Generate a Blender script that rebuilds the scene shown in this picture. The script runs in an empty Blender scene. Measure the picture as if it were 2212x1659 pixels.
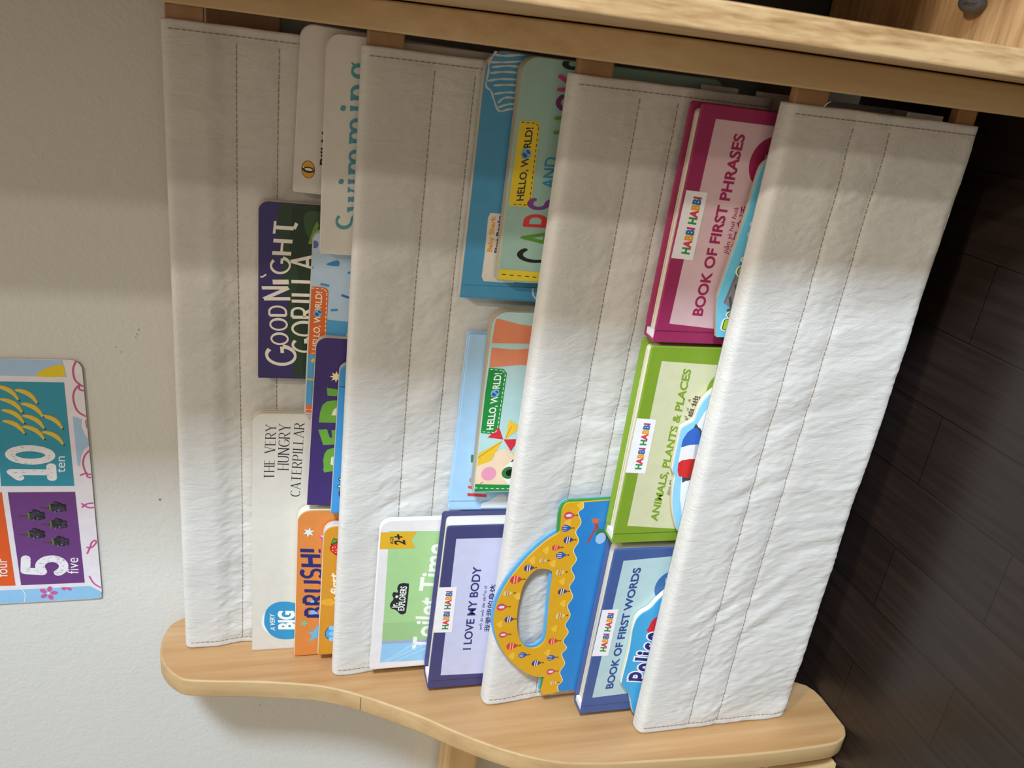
import bpy, bmesh, math, random
from mathutils import Vector, Matrix, noise, geometry
C = bpy.context.scene.collection
S = bpy.context.scene
random.seed(7)

# ---------------------------------------------------------------- camera, world, lights, exposure
S.view_settings.view_transform = 'Standard'; S.view_settings.look = 'None'
S.view_settings.gamma = 1.0; S.view_settings.use_curve_mapping = False
S.view_settings.exposure = 0.0
cd = bpy.data.cameras.new('camera'); cam = bpy.data.objects.new('camera', cd); C.objects.link(cam)
cd.sensor_fit = 'HORIZONTAL'; cd.sensor_width = 36.0; cd.lens = 28.3879
cd.clip_start = 0.01; cd.clip_end = 50
cam.matrix_world = Matrix(((0.122921, 0.915010, 0.384248, 0.300931), (-0.248446, 0.403227, -0.880728, -0.742920), (-0.960815, 0.012796, 0.276896, 0.557159), (0.000000, 0.000000, 0.000000, 1.000000)))
S.camera = cam
cd.dof.use_dof = True; cd.dof.focus_distance = 0.72; cd.dof.aperture_fstop = 11.0

wd = bpy.data.worlds.new('room_light'); S.world = wd; wd.use_nodes = True
bg = wd.node_tree.nodes['Background']
bg.inputs[0].default_value = (1.0, 0.875, 0.70, 1); bg.inputs[1].default_value = 0.57

def lamp(name, kind, loc, target, energy, col, size):
    l = bpy.data.lights.new(name, kind); l.energy = energy; l.color = col
    if kind == 'AREA':
        l.shape = 'RECTANGLE'; l.size, l.size_y = size
    else:
        l.shadow_soft_size = size
    if kind == 'SPOT':
        l.spot_size = math.radians(128); l.spot_blend = 1.0
    o = bpy.data.objects.new(name, l); C.objects.link(o); o.location = loc
    o.rotation_euler = (Vector(target) - Vector(loc)).to_track_quat('-Z', 'Y').to_euler()
    return o
TGT = (0.0, -0.12, 0.36)
lamp('ceiling_spot_near', 'SPOT', (1.073, -1.30, 2.05), (0.95, -1.15, 0), 82, (1.0, 0.93, 0.83), 0.022)
lamp('ceiling_spot_far', 'SPOT', (0.89, -1.40, 2.05), (0.80, -1.25, 0), 42, (1.0, 0.90, 0.77), 0.022)
lamp('window_daylight', 'AREA', (1.99, -1.50, 1.22), TGT, 84, (0.73, 0.89, 1.07), (0.30, 0.34))

# ---------------------------------------------------------------- materials
def lin(h):
    h = h.lstrip('#'); v = [int(h[i:i+2], 16)/255 for i in (0, 2, 4)]
    return tuple(c/12.92 if c <= .04045 else ((c+.055)/1.055)**2.4 for c in v) + (1,)
_m = {}
def base_mat(name):
    m = bpy.data.materials.new(name); m.use_nodes = True
    nt = m.node_tree; return m, nt, nt.nodes['Principled BSDF']
def coords(nt, scale=(1, 1, 1), rot=(0, 0, 0), loc=(0, 0, 0)):
    tc = nt.nodes.new('ShaderNodeTexCoord'); mp = nt.nodes.new('ShaderNodeMapping')
    mp.inputs['Scale'].default_value = scale; mp.inputs['Rotation'].default_value = rot; mp.inputs['Location'].default_value = loc
    nt.links.new(tc.outputs['Object'], mp.inputs['Vector']); return mp
def noise_node(nt, vec, scale, detail=4, rough=.5):
    n = nt.nodes.new('ShaderNodeTexNoise'); n.inputs['Scale'].default_value = scale
    n.inputs['Detail'].default_value = detail; n.inputs['Roughness'].default_value = rough
    nt.links.new(vec.outputs[0], n.inputs['Vector']); return n
def ramp(nt, fac, stops):
    r = nt.nodes.new('ShaderNodeValToRGB'); e = r.color_ramp.elements
    while len(e) < len(stops): e.new(.5)
    for k, (p, c) in zip(e, stops): k.position = p; k.color = lin(c)
    nt.links.new(fac, r.inputs['Fac']); return r
def bump(nt, h, bs, strength, dist):
    b = nt.nodes.new('ShaderNodeBump'); b.inputs['Strength'].default_value = strength; b.inputs['Distance'].default_value = dist
    nt.links.new(h, b.inputs['Height'])
    nt.links.new(b.outputs[0], bs.inputs['Normal']); return b
def shade(h, k):
    h = h.lstrip('#'); return '%02x%02x%02x' % tuple(max(0, min(255, int(int(h[i:i+2], 16)*k))) for i in (0, 2, 4))
def ink(h, rough=.40, var=.018, spec=.4):
    """printed paper or board: flat colour with a faint mottle"""
    key = ('ink', h, rough, var)
    if key in _m: return _m[key]
    m, nt, bs = base_mat('print_' + h.lstrip('#'))
    mp = coords(nt); n = noise_node(nt, mp, 90, 5, .6)
    r = ramp(nt, n.outputs['Fac'], [(.3, shade(h, 1-var)), (.7, shade(h, 1+var))])
    nt.links.new(r.outputs[0], bs.inputs['Base Color'])
    bs.inputs['Roughness'].default_value = rough; bs.inputs['Specular IOR Level'].default_value = spec
    _m[key] = m; return m
def pages_mat(h='d8cfb8', stripes=900):
    key = ('pages', h, stripes)
    if key in _m: return _m[key]
    m, nt, bs = base_mat('page_edges_' + h)
    mp = coords(nt, (6, stripes, 6)); n = noise_node(nt, mp, 1.0, 2)
    r = ramp(nt, n.outputs['Fac'], [(.32, shade(h, .82)), (.6, shade(h, 1.04))])
    nt.links.new(r.outputs[0], bs.inputs['Base Color']); bs.inputs['Roughness'].default_value = .8
    _m[key] = m; return m
def wood(name, c0, c1, c2, grain='Z', scale=1.0, rough=.45, streak=1.0, fine=None):
    m, nt, bs = base_mat(name)
    along, across = fine or (2.2*scale, 38*scale)
    sc = {'X': (along, across, across), 'Y': (across, along, across), 'Z': (across, across, along)}[grain]
    mp = coords(nt, sc)
    mp2 = coords(nt, tuple(s*.22 for s in sc), loc=(3, 1, 2))
    n1 = noise_node(nt, mp, 1.6, 7, .62); n2 = noise_node(nt, mp2, 1.3, 4, .5)
    mx = nt.nodes.new('ShaderNodeMath'); mx.operation = 'MULTIPLY_ADD'; mx.inputs[1].default_value = .55*streak
    nt.links.new(n1.outputs['Fac'], mx.inputs[0])
    m2 = nt.nodes.new('ShaderNodeMath'); m2.operation = 'MULTIPLY'; m2.inputs[1].default_value = .55
    nt.links.new(n2.outputs['Fac'], m2.inputs[0]); nt.links.new(m2.outputs[0], mx.inputs[2])
    r = ramp(nt, mx.outputs[0], [(.34, c0), (.52, c1), (.72, c2)])
    nt.links.new(r.outputs[0], bs.inputs['Base Color']); bs.inputs['Roughness'].default_value = rough
    bump(nt, n1.outputs['Fac'], bs, .08, .0006)
    return m
MAPLE = wood('maple_veneer', '9c7140', 'b68a5a', 'cca475', 'Z', 1.0, .42)
MAPLE_EDGE = wood('maple_edge', 'a5845a', 'ba9a6c', 'c8ab80', 'Z', 1.3, .5)
MAPLE_X = wood('maple_rail', '8a6440', '9a744e', 'a8845e', 'X', 1.2, .5)
OAK = wood('light_oak', '7d5f3a', 'a98559', 'c9a97b', 'Z', 1, .5, 1.3, (28, 260))
OAK_X = wood('light_oak_board', '75573a', '9a7650', 'b89468', 'X', 1, .5, 1.3, (10, 120))
PINE_X = wood('pine_board', 'b9925a', 'd0ac74', 'dfc190', 'X', 1.0, .5)
PINE_Z = wood('pine_panel', 'b9925a', 'd0ac74', 'dfc190', 'Z', 1.0, .5)
SHADEBACK = wood('shade_dark_back', '120d0a', '1a1410', '241b15', 'Z', 1.0, .6)  # cabinet back coloured near black, standing in for the deep interior's shade

def canvas_mat():
    m, nt, bs = base_mat('cream_canvas')
    mp = coords(nt); n = noise_node(nt, mp, 16, 5, .6)
    r = ramp(nt, n.outputs['Fac'], [(.3, 'cdcbc6'), (.7, 'd7d5d0')])
    nt.links.new(r.outputs[0], bs.inputs['Base Color']); bs.inputs['Roughness'].default_value = .92
    bs.inputs['Specular IOR Level'].default_value = .15
    bs.inputs['Sheen Weight'].default_value = .25; bs.inputs['Sheen Roughness'].default_value = .6
    mw = coords(nt, (1, 1, 1), (0, 0.6, 0))
    w1 = nt.nodes.new('ShaderNodeTexWave'); w1.inputs['Scale'].default_value = 330; w1.inputs['Distortion'].default_value = 1.0
    nt.links.new(mw.outputs[0], w1.inputs['Vector'])
    n2 = noise_node(nt, mp, 420, 3, .6)
    mpw = coords(nt, (150, 80, 50), (0, .25, 0)); n3 = noise_node(nt, mpw, 1.0, 7, .66); n3.inputs['Distortion'].default_value = .9
    a = nt.nodes.new('ShaderNodeMath'); a.operation = 'MULTIPLY_ADD'; a.inputs[1].default_value = .25
    nt.links.new(w1.outputs['Fac'], a.inputs[0]); nt.links.new(n2.outputs['Fac'], a.inputs[2])
    b2 = nt.nodes.new('ShaderNodeMath'); b2.operation = 'MULTIPLY_ADD'; b2.inputs[1].default_value = 4.0
    nt.links.new(n3.outputs['Fac'], b2.inputs[0]); nt.links.new(a.outputs[0], b2.inputs[2])
    bump(nt, b2.outputs[0], bs, .5, .0006)
    return m
CANVAS = canvas_mat()
THREAD = ink('95826f', .8)
WHITE_TH = ink('ddd8cf', .8)

def wall_mat():
    m, nt, bs = base_mat('painted_wall')
    mp = coords(nt); n = noise_node(nt, mp, 3, 3)
    r = ramp(nt, n.outputs['Fac'], [(.3, 'd3d2cb'), (.7, 'd8d7d1')])
    nt.links.new(r.outputs[0], bs.inputs['Base Color']); bs.inputs['Roughness'].default_value = .7
    n2 = noise_node(nt, mp, 260, 4, .55); n3 = noise_node(nt, mp, 90, 2, .5)
    a = nt.nodes.new('ShaderNodeMath'); a.operation = 'ADD'
    nt.links.new(n2.outputs['Fac'], a.inputs[0]); nt.links.new(n3.outputs['Fac'], a.inputs[1])
    bump(nt, a.outputs[0], bs, .3, .0014)
    return m
def floor_mat():
    m, nt, bs = base_mat('dark_parquet')
    mp = coords(nt, (1, 1, 1), (0, 0, math.pi/2))
    mp.inputs['Location'].default_value = FLOOR_SHIFT
    br = nt.nodes.new('ShaderNodeTexBrick'); br.offset = .5; br.inputs['Scale'].default_value = 1.0
    br.inputs['Brick Width'].default_value = .216; br.inputs['Row Height'].default_value = .068
    br.inputs['Mortar Size'].default_value = .0004; br.inputs['Mortar Smooth'].default_value = .2
    br.inputs['Color1'].default_value = lin('2a211d'); br.inputs['Color2'].default_value = lin('2f2521'); br.inputs['Mortar'].default_value = lin('0c0908')
    nt.links.new(mp.outputs[0], br.inputs['Vector'])
    mg = coords(nt, (90, 5, 1)); n = noise_node(nt, mg, 1.4, 6, .6)
    r = ramp(nt, n.outputs['Fac'], [(.3, '6a6a6a'), (.7, 'ffffff')])
    mx = nt.nodes.new('ShaderNodeMixRGB'); mx.blend_type = 'MULTIPLY'; mx.inputs[0].default_value = .6
    nt.links.new(br.outputs['Color'], mx.inputs[1]); nt.links.new(r.outputs[0], mx.inputs[2])
    nt.links.new(mx.outputs[0], bs.inputs['Base Color'])
    bs.inputs['Roughness'].default_value = .3; bs.inputs['Specular IOR Level'].default_value = .45
    bump(nt, br.outputs['Fac'], bs, -.3, .0006)
    return m
FLOOR_SHIFT = (0.5292, 0.018, 0)

# ---------------------------------------------------------------- object helpers
def obj(name, me, mats=None, parent=None, label=None, loc=None):
    if isinstance(me, bmesh.types.BMesh):
        b = me; me = bpy.data.meshes.new(name); b.to_mesh(me); b.free()
    o = bpy.data.objects.new(name, me); C.objects.link(o)
    if mats:
        for m in (mats if isinstance(mats, list) else [mats]): me.materials.append(m)
    if parent: o.parent = parent
    if label: o['label'] = label
    if loc: o.location = loc
    return o
def thing(name, label, cat, group=None, mw=None):
    o = bpy.data.objects.new(name, None); C.objects.link(o); o.empty_display_size = .05
    o['label'] = label; o['category'] = cat
    if group: o['group'] = group
    if mw is not None: o.matrix_world = mw
    return o
def tag(o, label, cat, group=None, kind=None):
    o['label'] = label; o['category'] = cat
    if group: o['group'] = group
    if kind: o['kind'] = kind
    return o
def add_box(b, x0, x1, y0, y1, z0, z1, mi=0):
    v = [b.verts.new((x, y, z)) for x in (x0, x1) for y in (y0, y1) for z in (z0, z1)]
    for q in ((0, 1, 3, 2), (4, 6, 7, 5), (0, 4, 5, 1), (2, 3, 7, 6), (0, 2, 6, 4), (1, 5, 7, 3)):
        f = b.faces.new([v[i] for i in q]); f.material_index = mi
    return v
def box(x0, x1, y0, y1, z0, z1, bev=0):
    b = bmesh.new(); add_box(b, x0, x1, y0, y1, z0, z1)
    bmesh.ops.recalc_face_normals(b, faces=b.faces)
    if bev: bmesh.ops.bevel(b, geom=b.edges[:], offset=bev, segments=2, affect='EDGES', profile=.6)
    return b
def prism(outline, y0, y1, bev=0.0, seg=2):
    """solid of an outline in local (x, z) between depths y0 and y1"""
    b = bmesh.new()
    f0 = [b.verts.new((u, y0, z)) for u, z in outline]; f1 = [b.verts.new((u, y1, z)) for u, z in outline]
    n = len(outline); fa = b.faces.new(f0); fb = b.faces.new(f1[::-1])
    for i in range(n):
        j = (i+1) % n; f = b.faces.new((f0[i], f0[j], f1[j], f1[i])); f.smooth = False
    bmesh.ops.recalc_face_normals(b, faces=b.faces)
    if bev:
        ed = [e for e in b.edges if (fa in e.link_faces or fb in e.link_faces)]
        bmesh.ops.bevel(b, geom=ed, offset=bev, segments=seg, affect='EDGES', profile=.5)
    return b
def prism_hole(outline, hole, y0, y1):
    b = bmesh.new(); polys = [outline, hole]
    flat = [p for q in polys for p in q]
    tris = geometry.tessellate_polygon([[Vector((u, z, 0)) for u, z in q] for q in polys])
    A = [b.verts.new((u, y0, z)) for u, z in flat]; B = [b.verts.new((u, y1, z)) for u, z in flat]
    for t in tris:
        try:
            b.faces.new([A[i] for i in t]); b.faces.new([B[i] for i in reversed(t)])
        except ValueError: pass
    o = 0
    for q in polys:
        n = len(q)
        for i in range(n):
            j = (i+1) % n; b.faces.new((A[o+i], A[o+j], B[o+j], B[o+i]))
        o += n
    bmesh.ops.recalc_face_normals(b, faces=b.faces); return b
def rr(x0, z0, x1, z1, bl=0, br=0, tr=0, tl=0, n=8):
    out = []
    for cx, cz, r, a in ((x0+bl, z0+bl, bl, 180), (x1-br, z0+br, br, 270), (x1-tr, z1-tr, tr, 0), (x0+tl, z1-tl, tl, 90)):
        if r <= 0: out.append((cx, cz)); continue
        for i in range(n+1):
            t = math.radians(a+90*i/n); out.append((cx+r*math.cos(t), cz+r*math.sin(t)))
    return out
def smooth_loop(p, k=6, closed=True):
    out = []; n = len(p)
    for i in range(n if closed else n-1):
        if closed: a, b, c, d = p[i-1], p[i], p[(i+1) % n], p[(i+2) % n]
        else: a, b, c, d = p[max(i-1, 0)], p[i], p[i+1], p[min(i+2, n-1)]
        for j in range(k):
            t = j/k
            out.append(tuple(.5*((2*b[q])+(c[q]-a[q])*t+(2*a[q]-5*b[q]+4*c[q]-d[q])*t*t+(3*b[q]-a[q]-3*c[q]+d[q])*t**3) for q in range(2)))
    if not closed: out.append(tuple(p[-1]))
    return out

# ---------------------------------------------------------------- lettering
def arc(cx, cy, rx, ry, a0, a1, n=14):
    return [(cx+rx*math.cos(math.radians(a0+(a1-a0)*i/n)), cy+ry*math.sin(math.radians(a0+(a1-a0)*i/n))) for i in range(n+1)]
G = {  # drawn letters: advance, pen paths (cap height 1)
 'A': (.74, [[(0, 0), (.36, 1)], [(.36, 1), (.72, 0)], [(.14, .33), (.58, .33)]]),
 'B': (.62, [[(0, 0), (0, 1)], [(0, 1)]+arc(.28, .76, .24, .24, 90, -90)+[(0, .52)], [(0, .52)]+arc(.3, .26, .28, .26, 90, -90)+[(0, 0)]]),
 'C': (.66, [arc(.38, .5, .38, .5, 50, 310, 20)]),
 'D': (.70, [[(0, 0), (0, 1)], [(0, 1)]+arc(.28, .5, .38, .5, 90, -90, 18)+[(0, 0)]]),
 'E': (.52, [[(0, 0), (0, 1)], [(0, 1), (.48, 1)], [(0, .52), (.4, .52)], [(0, 0), (.5, 0)]]),
 'G': (.72, [arc(.4, .5, .4, .5, 50, 340, 22)+[(.78, .42)], [(.78, .45), (.5, .45)]]),
 'H': (.68, [[(0, 0), (0, 1)], [(.64, 0), (.64, 1)], [(0, .52), (.64, .52)]]),
 'I': (.14, [[(.04, 0), (.04, 1)]]),
 'K': (.62, [[(0, 0), (0, 1)], [(.55, 1), (.03, .42)], [(.18, .58), (.6, 0)]]),
 'L': (.5, [[(0, 1), (0, 0)], [(0, 0), (.46, 0)]]),
 'N': (.7, [[(0, 0), (0, 1)], [(0, 1), (.66, 0)], [(.66, 0), (.66, 1)]]),
 'O': (.82, [arc(.4, .5, .4, .5, 0, 360, 26)]),
 'P': (.6, [[(0, 0), (0, 1)], [(0, 1)]+arc(.28, .73, .28, .27, 90, -90)+[(0, .46)]]),
 'R': (.64, [[(0, 0), (0, 1)], [(0, 1)]+arc(.28, .74, .26, .26, 90, -90)+[(0, .48)], [(.24, .48), (.6, 0)]]),
 'S': (.56, [arc(.28, .75, .26, .25, 40, 260, 14)+arc(.27, .25, .27, .25, 80, -150, 14)]),
 'T': (.66, [[(.32, 0), (.32, 1)], [(0, 1), (.64, 1)]]),
 'U': (.66, [[(0, 1), (0, .3)]+arc(.31, .3, .31, .3, 180, 360, 14)+[(.62, 1)]]),
 'V': (.7, [[(0, 1), (.34, 0)], [(.34, 0), (.68, 1)]]),
 'Y': (.68, [[(0, 1), (.33, .45)], [(.66, 1), (.33, .45)], [(.33, .45), (.33, 0)]]),
 '!': (.16, [[(.05, 1), (.05, .32)], [(.05, .1), (.05, .0)]]),
 ',': (.2, [[(.1, .1), (.02, -.16)]]),
 '1': (.5, [[(0, .82), (.24, 1), (.24, 0)], [(0, 0), (.5, 0)]]),
 '0': (.66, [arc(.3, .5, .28, .5, 0, 360, 26)]),
 '5': (.6, [[(.52, 1), (.06, 1), (.03, .56)]+arc(.25, .32, .29, .31, 110, -145, 18)]),
 'w': (.82, [[(0, .62), (.2, 0)], [(.2, 0), (.4, .6)], [(.4, .6), (.58, 0)], [(.58, 0), (.78, .62)]]),
 'i': (.24, [[(.1, 0), (.1, .62)], arc(.1, .88, .035, .035, 0, 360, 10)]),
 'm': (.98, [[(.06, 0), (.06, .62)], [(.06, .42)]+arc(.25, .42, .19, .2, 180, 0)+[(.44, 0)], [(.44, .42)]+arc(.64, .42, .19, .2, 180, 0)+[(.83, 0)]]),
 'n': (.6, [[(.06, 0), (.06, .62)], [(.06, .4)]+arc(.26, .4, .2, .22, 180, 0)+[(.46, 0)]]),
 'g': (.6, [arc(.24, .4, .2, .22, 0, 360, 18), [(.4, .54), (.52, .64)], [(.2, .16), (.1, .05), (.4, -.05)]+arc(.24, -.16, .22, .14, 40, -200)]),
 'r': (.42, [[(.06, 0), (.06, .62)], [(.06, .38)]+arc(.26, .38, .2, .22, 180, 60)]),
 'e': (.58, [[(.04, .33), (.46, .33)]+arc(.26, .31, .22, .3, 5, 305, 18)]),
 'a': (.58, [arc(.24, .29, .22, .29, 0, 360, 18), [(.46, .6), (.46, 0)]]),
 't': (.44, [[(.18, .9), (.18, 0)], [(0, .62), (.38, .62)]]),
 'o': (.58, [arc(.25, .3, .24, .3, 0, 360, 20)]),
 'l': (.2, [[(.06, 0), (.06, 1)]]),
 'c': (.54, [arc(.26, .3, .24, .3, 45, 315, 18)]),
 'F': (.54, [[(0, 0), (0, 1)], [(0, 1), (.5, 1)], [(0, .54), (.4, .54)]]),
 ' ': (.34, []),
}
_cap = None
def font_text(s, bold, cols):
    """text of the built-in typeface as triangles in font units -> [(verts, faces, colour index)]"""
    c = bpy.data.curves.new('tmp', 'FONT'); c.body = s; c.offset = bold; c.resolution_u = 5; c.space_character = 1.0
    if cols > 1:
        k = 0
        for i, ch in enumerate(s):
            c.body_format[i].material_index = k % cols
            if ch != ' ': k += 1
        for i in range(cols): c.materials.append(None)
    o = bpy.data.objects.new('tmp', c); C.objects.link(o)
    dg = bpy.context.evaluated_depsgraph_get(); me = bpy.data.meshes.new_from_object(o.evaluated_get(dg))
    V = [(v.co.x, v.co.y) for v in me.vertices]; F = [(tuple(p.vertices), p.material_index) for p in me.polygons]
    bpy.data.meshes.remove(me); bpy.data.objects.remove(o); bpy.data.curves.remove(c)
    return V, F

class Art:
    """flat print on a cover: (u, v) in millimetres from the cover's top left corner"""
    def __init__(self, H, clip=None):
        self.b = bmesh.new(); self.H = H; self.mats = []; self.k = 0
    def mi(self, col):
        m = ink(col) if isinstance(col, str) else col
        if m not in self.mats: self.mats.append(m)
        return self.mats.index(m)
    def P(self, u, v, lay): return (u/1000, -.00006-.00005*lay, self.H - v/1000)
    def tri(self, V, F, lay, mi):
        self.k += 1; lay = lay+(self.k % 15)/16
        vs = [self.b.verts.new(self.P(u, v, lay)) for u, v in V]
        for f in F:
            try: q = self.b.faces.new([vs[i] for i in f]); q.material_index = mi
            except ValueError: pass
    def poly(self, pts, col, lay=1, smooth=0):
        if smooth: pts = smooth_loop(pts, smooth)
        t = geometry.tessellate_polygon([[Vector((u, v, 0)) for u, v in pts]])
        self.tri(pts, t, lay, self.mi(col))
    def circ(self, c, r, col, lay=1, ry=None, a0=0):
        ca, sa = math.cos(a0), math.sin(a0); ry = ry or r
        q = [(r*math.cos(i*math.tau/28), ry*math.sin(i*math.tau/28)) for i in range(28)]
        self.poly([(c[0]+x*ca-y*sa, c[1]+x*sa+y*ca) for x, y in q], col, lay)
    def star(self, c, r, n, col, lay=1, inner=.42, a=0):
        self.poly([(c[0]+(r if i % 2 == 0 else r*inner)*math.cos(a+i*math.pi/n), c[1]+(r if i % 2 == 0 else r*inner)*math.sin(a+i*math.pi/n)) for i in range(2*n)], col, lay)
    def line(self, pts, w, col, lay=1, smooth=0, closed=False, taper=None):
        if smooth: pts = smooth_loop(pts, smooth, closed)
        if closed: pts = pts+[pts[0]]
        mi = self.mi(col)
        n = len(pts)
        for i in range(n-1):
            (x0, y0), (x1, y1) = pts[i], pts[i+1]; L = math.hypot(x1-x0, y1-y0) or 1e-9
            nx, ny = -(y1-y0)/L, (x1-x0)/L
            h0 = h1 = w/2
            if taper: h0 *= taper(i/(n-1)); h1 *= taper((i+1)/(n-1))
            self.tri([(x0+nx*h0, y0+ny*h0), (x1+nx*h1, y1+ny*h1), (x1-nx*h1, y1-ny*h1), (x0-nx*h0, y0-ny*h0)], [(0, 1, 2, 3)], lay, mi)
            if i: self.tri([(x0+h0*math.cos(k*math.tau/8), y0+h0*math.sin(k*math.tau/8)) for k in range(8)], [tuple(range(8))], lay, mi)
    def dash(self, pts, w, col, lay=2, on=2.4, off=1.6):
        for (x0, y0), (x1, y1) in zip(pts, pts[1:]):
            L = math.hypot(x1-x0, y1-y0); t = 0.4
            while t+on < L:
                a, b = t/L, (t+on)/L
                self.line([(x0+(x1-x0)*a, y0+(y1-y0)*a), (x0+(x1-x0)*b, y0+(y1-y0)*b)], w, col, lay); t += on+off
    def text(self, s, p3, col, lay=3, bold=0.0, low=False):
        """p3 = baseline start, baseline end, cap top above the start"""
        global _cap
        cols = col if isinstance(col, list) else [col]
        V, F = font_text(s, bold, len(cols))
        if _cap is None:
            hv, _ = font_text('H', 0, 1); _cap = max(y for x, y in hv)
        if not V: return
        x0, x1 = min(x for x, y in V), max(x for x, y in V)
        top, bot = _cap, 0.0
        if ord(s[0]) > 0x2e80:
            bot, top = min(y for x, y in V), max(y for x, y in V)
        (ax, ay), (bx, by), (cx, cy) = p3
        W = [(ax+(bx-ax)*(x-x0)/(x1-x0)+(cx-ax)*(y-bot)/(top-bot), ay+(by-ay)*(x-x0)/(x1-x0)+(cy-ay)*(y-bot)/(top-bot)) for x, y in V]
        for k, cc in enumerate(cols):
            fs = [f for f, m in F if m == k]
            if fs:
                used = sorted({i for f in fs for i in f}); mp = {i: j for j, i in enumerate(used)}
                self.tri([W[i] for i in used], [tuple(mp[i] for i in f) for f in fs], lay, self.mi(cc))
    def pen(self, s, p3, col, lay=3, w=.16, contrast=0.0, serif=0.0, flare=0.0, wob=0.0, gap=.2, sw=.05, fit=None):
        """hand-drawn lettering: a pen of width w with thick/thin contrast, serifs or flared ends"""
        cols = col if isinstance(col, list) else [col]
        x = 0; segs = []; k = 0
        for ch in s:
            adv, paths = G[ch]
            if ch != ' ':
                dy = random.uniform(-wob, wob); sc = 1+random.uniform(-wob, wob)
                for p in paths: segs.append(([(x+a, dy+b*sc) for a, b in p], cols[k % len(cols)], ch))
                k += 1
            x += adv+gap
        x0 = min(a for p, _, _ in segs for a, b in p)-(fit or w)/2; x1 = max(a for p, _, _ in segs for a, b in p)+(fit or w)/2
        (ax, ay), (bx, by), (cx, cy) = p3
        def M(a, b):
            a = (a-x0)/(x1-x0); return (ax+(bx-ax)*a+(cx-ax)*b, ay+(by-ay)*a+(cy-ay)*b)
        for p, cc, ch in segs:
            mi = self.mi(cc); n = len(p)
            for i in range(n-1):
                (a0, b0), (a1, b1) = p[i], p[i+1]; L = math.hypot(a1-a0, b1-b0)
                if L < 1e-6: continue
                dx, dy = (a1-a0)/L, (b1-b0)/L
                hw = w/2*(1-contrast*(1-abs(dy)**1.5))
                if contrast and dx*dy > 0.2 and n == 2: hw *= (1-contrast*.75)
                f0 = f1 = 1.0
                if flare:
                    f0 = 1+flare*(abs(2*i/(n-1)-1)**2-.35); f1 = 1+flare*(abs(2*(i+1)/(n-1)-1)**2-.35)
                nx, ny = -dy, dx
                q = [(a0+nx*hw*f0, b0+ny*hw*f0), (a1+nx*hw*f1, b1+ny*hw*f1), (a1-nx*hw*f1, b1-ny*hw*f1), (a0-nx*hw*f0, b0-ny*hw*f0)]
                self.tri([M(*z) for z in q], [(0, 1, 2, 3)], lay, mi)
                if 0 < i or not (flare or serif): self.tri([M(a0+hw*f0*math.cos(t*math.tau/10), b0+hw*f0*math.sin(t*math.tau/10)) for t in range(10)], [tuple(range(10))], lay, mi)
            if not (flare or serif):
                a1, b1 = p[-1]; self.tri([M(a1+w/2*math.cos(t*math.tau/10), b1+w/2*math.sin(t*math.tau/10)) for t in range(10)], [tuple(range(10))], lay, mi)
            if serif and n >= 2:
                for (ea, eb), (fa, fb) in ((p[0], p[1]), (p[-1], p[-2])):
                    if abs(eb-fb) > abs(ea-fa)*1.2 and min(abs(eb), abs(eb-1), abs(eb-.62)) < .03:
                        s_ = serif; t_ = sw/2
                        self.tri([M(ea-s_, eb-t_), M(ea+s_, eb-t_), M(ea+s_, eb+t_), M(ea-s_, eb+t_)], [(0, 1, 2, 3)], lay, mi)
    def cut(self, u0, u1, z0, z1):
        for co, no in (((u0, 0, 0), (-1, 0, 0)), ((u1, 0, 0), (1, 0, 0)), ((0, 0, z0), (0, 0, -1)), ((0, 0, z1), (0, 0, 1))):
            bmesh.ops.bisect_plane(self.b, geom=self.b.verts[:]+self.b.edges[:]+self.b.faces[:], plane_co=co, plane_no=no, clear_outer=True)
    def join(self, me_bm, base_mats):
        """merge the print into the cover's own mesh"""
        off = len(base_mats)
        tmp = bpy.data.meshes.new('tmp'); self.b.to_mesh(tmp); self.b.free()
        for q in tmp.polygons: q.material_index += off
        me_bm.from_mesh(tmp); bpy.data.meshes.remove(tmp)
        return me_bm, base_mats+self.mats

# ---------------------------------------------------------------- the setting
w = bmesh.new(); add_box(w, -2.2, 2.6, 0.0, 0.12, -0.02, 2.5)
bmesh.ops.recalc_face_normals(w, faces=w.faces)
MARKS = [(-0.1527, 0.6692, 0.0018), (0.0253, 0.6792, 0.0009), (0.0208, 0.6809, 0.0007), (0.0181, 0.6822, 0.0006), (0.0078, 0.6992, 0.0007), (0.0034, 0.6949, 0.0006), (-0.4312, 0.5741, 0.0008), (-0.4501, 0.5487, 0.0006), (-0.4564, 0.5009, 0.0005), (-0.4621, 0.6324, 0.0006)]
for (mx_, mz_, r_) in MARKS:
    vs = [w.verts.new((mx_+r_*random.uniform(.5, 1.1)*math.cos(a*math.tau/9), -.0004, mz_+r_*random.uniform(.4, 1)*math.sin(a*math.tau/9))) for a in range(9)]
    f = w.faces.new(vs); f.material_index = 1
wall = obj('wall_back', w, [wall_mat(), ink('8f897f', .8)]); wall['kind'] = 'structure'
fl = obj('floor', box(-2.2, 2.6, -2.4, 0.0, -0.05, 0.0), floor_mat()); fl['kind'] = 'structure'

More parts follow.
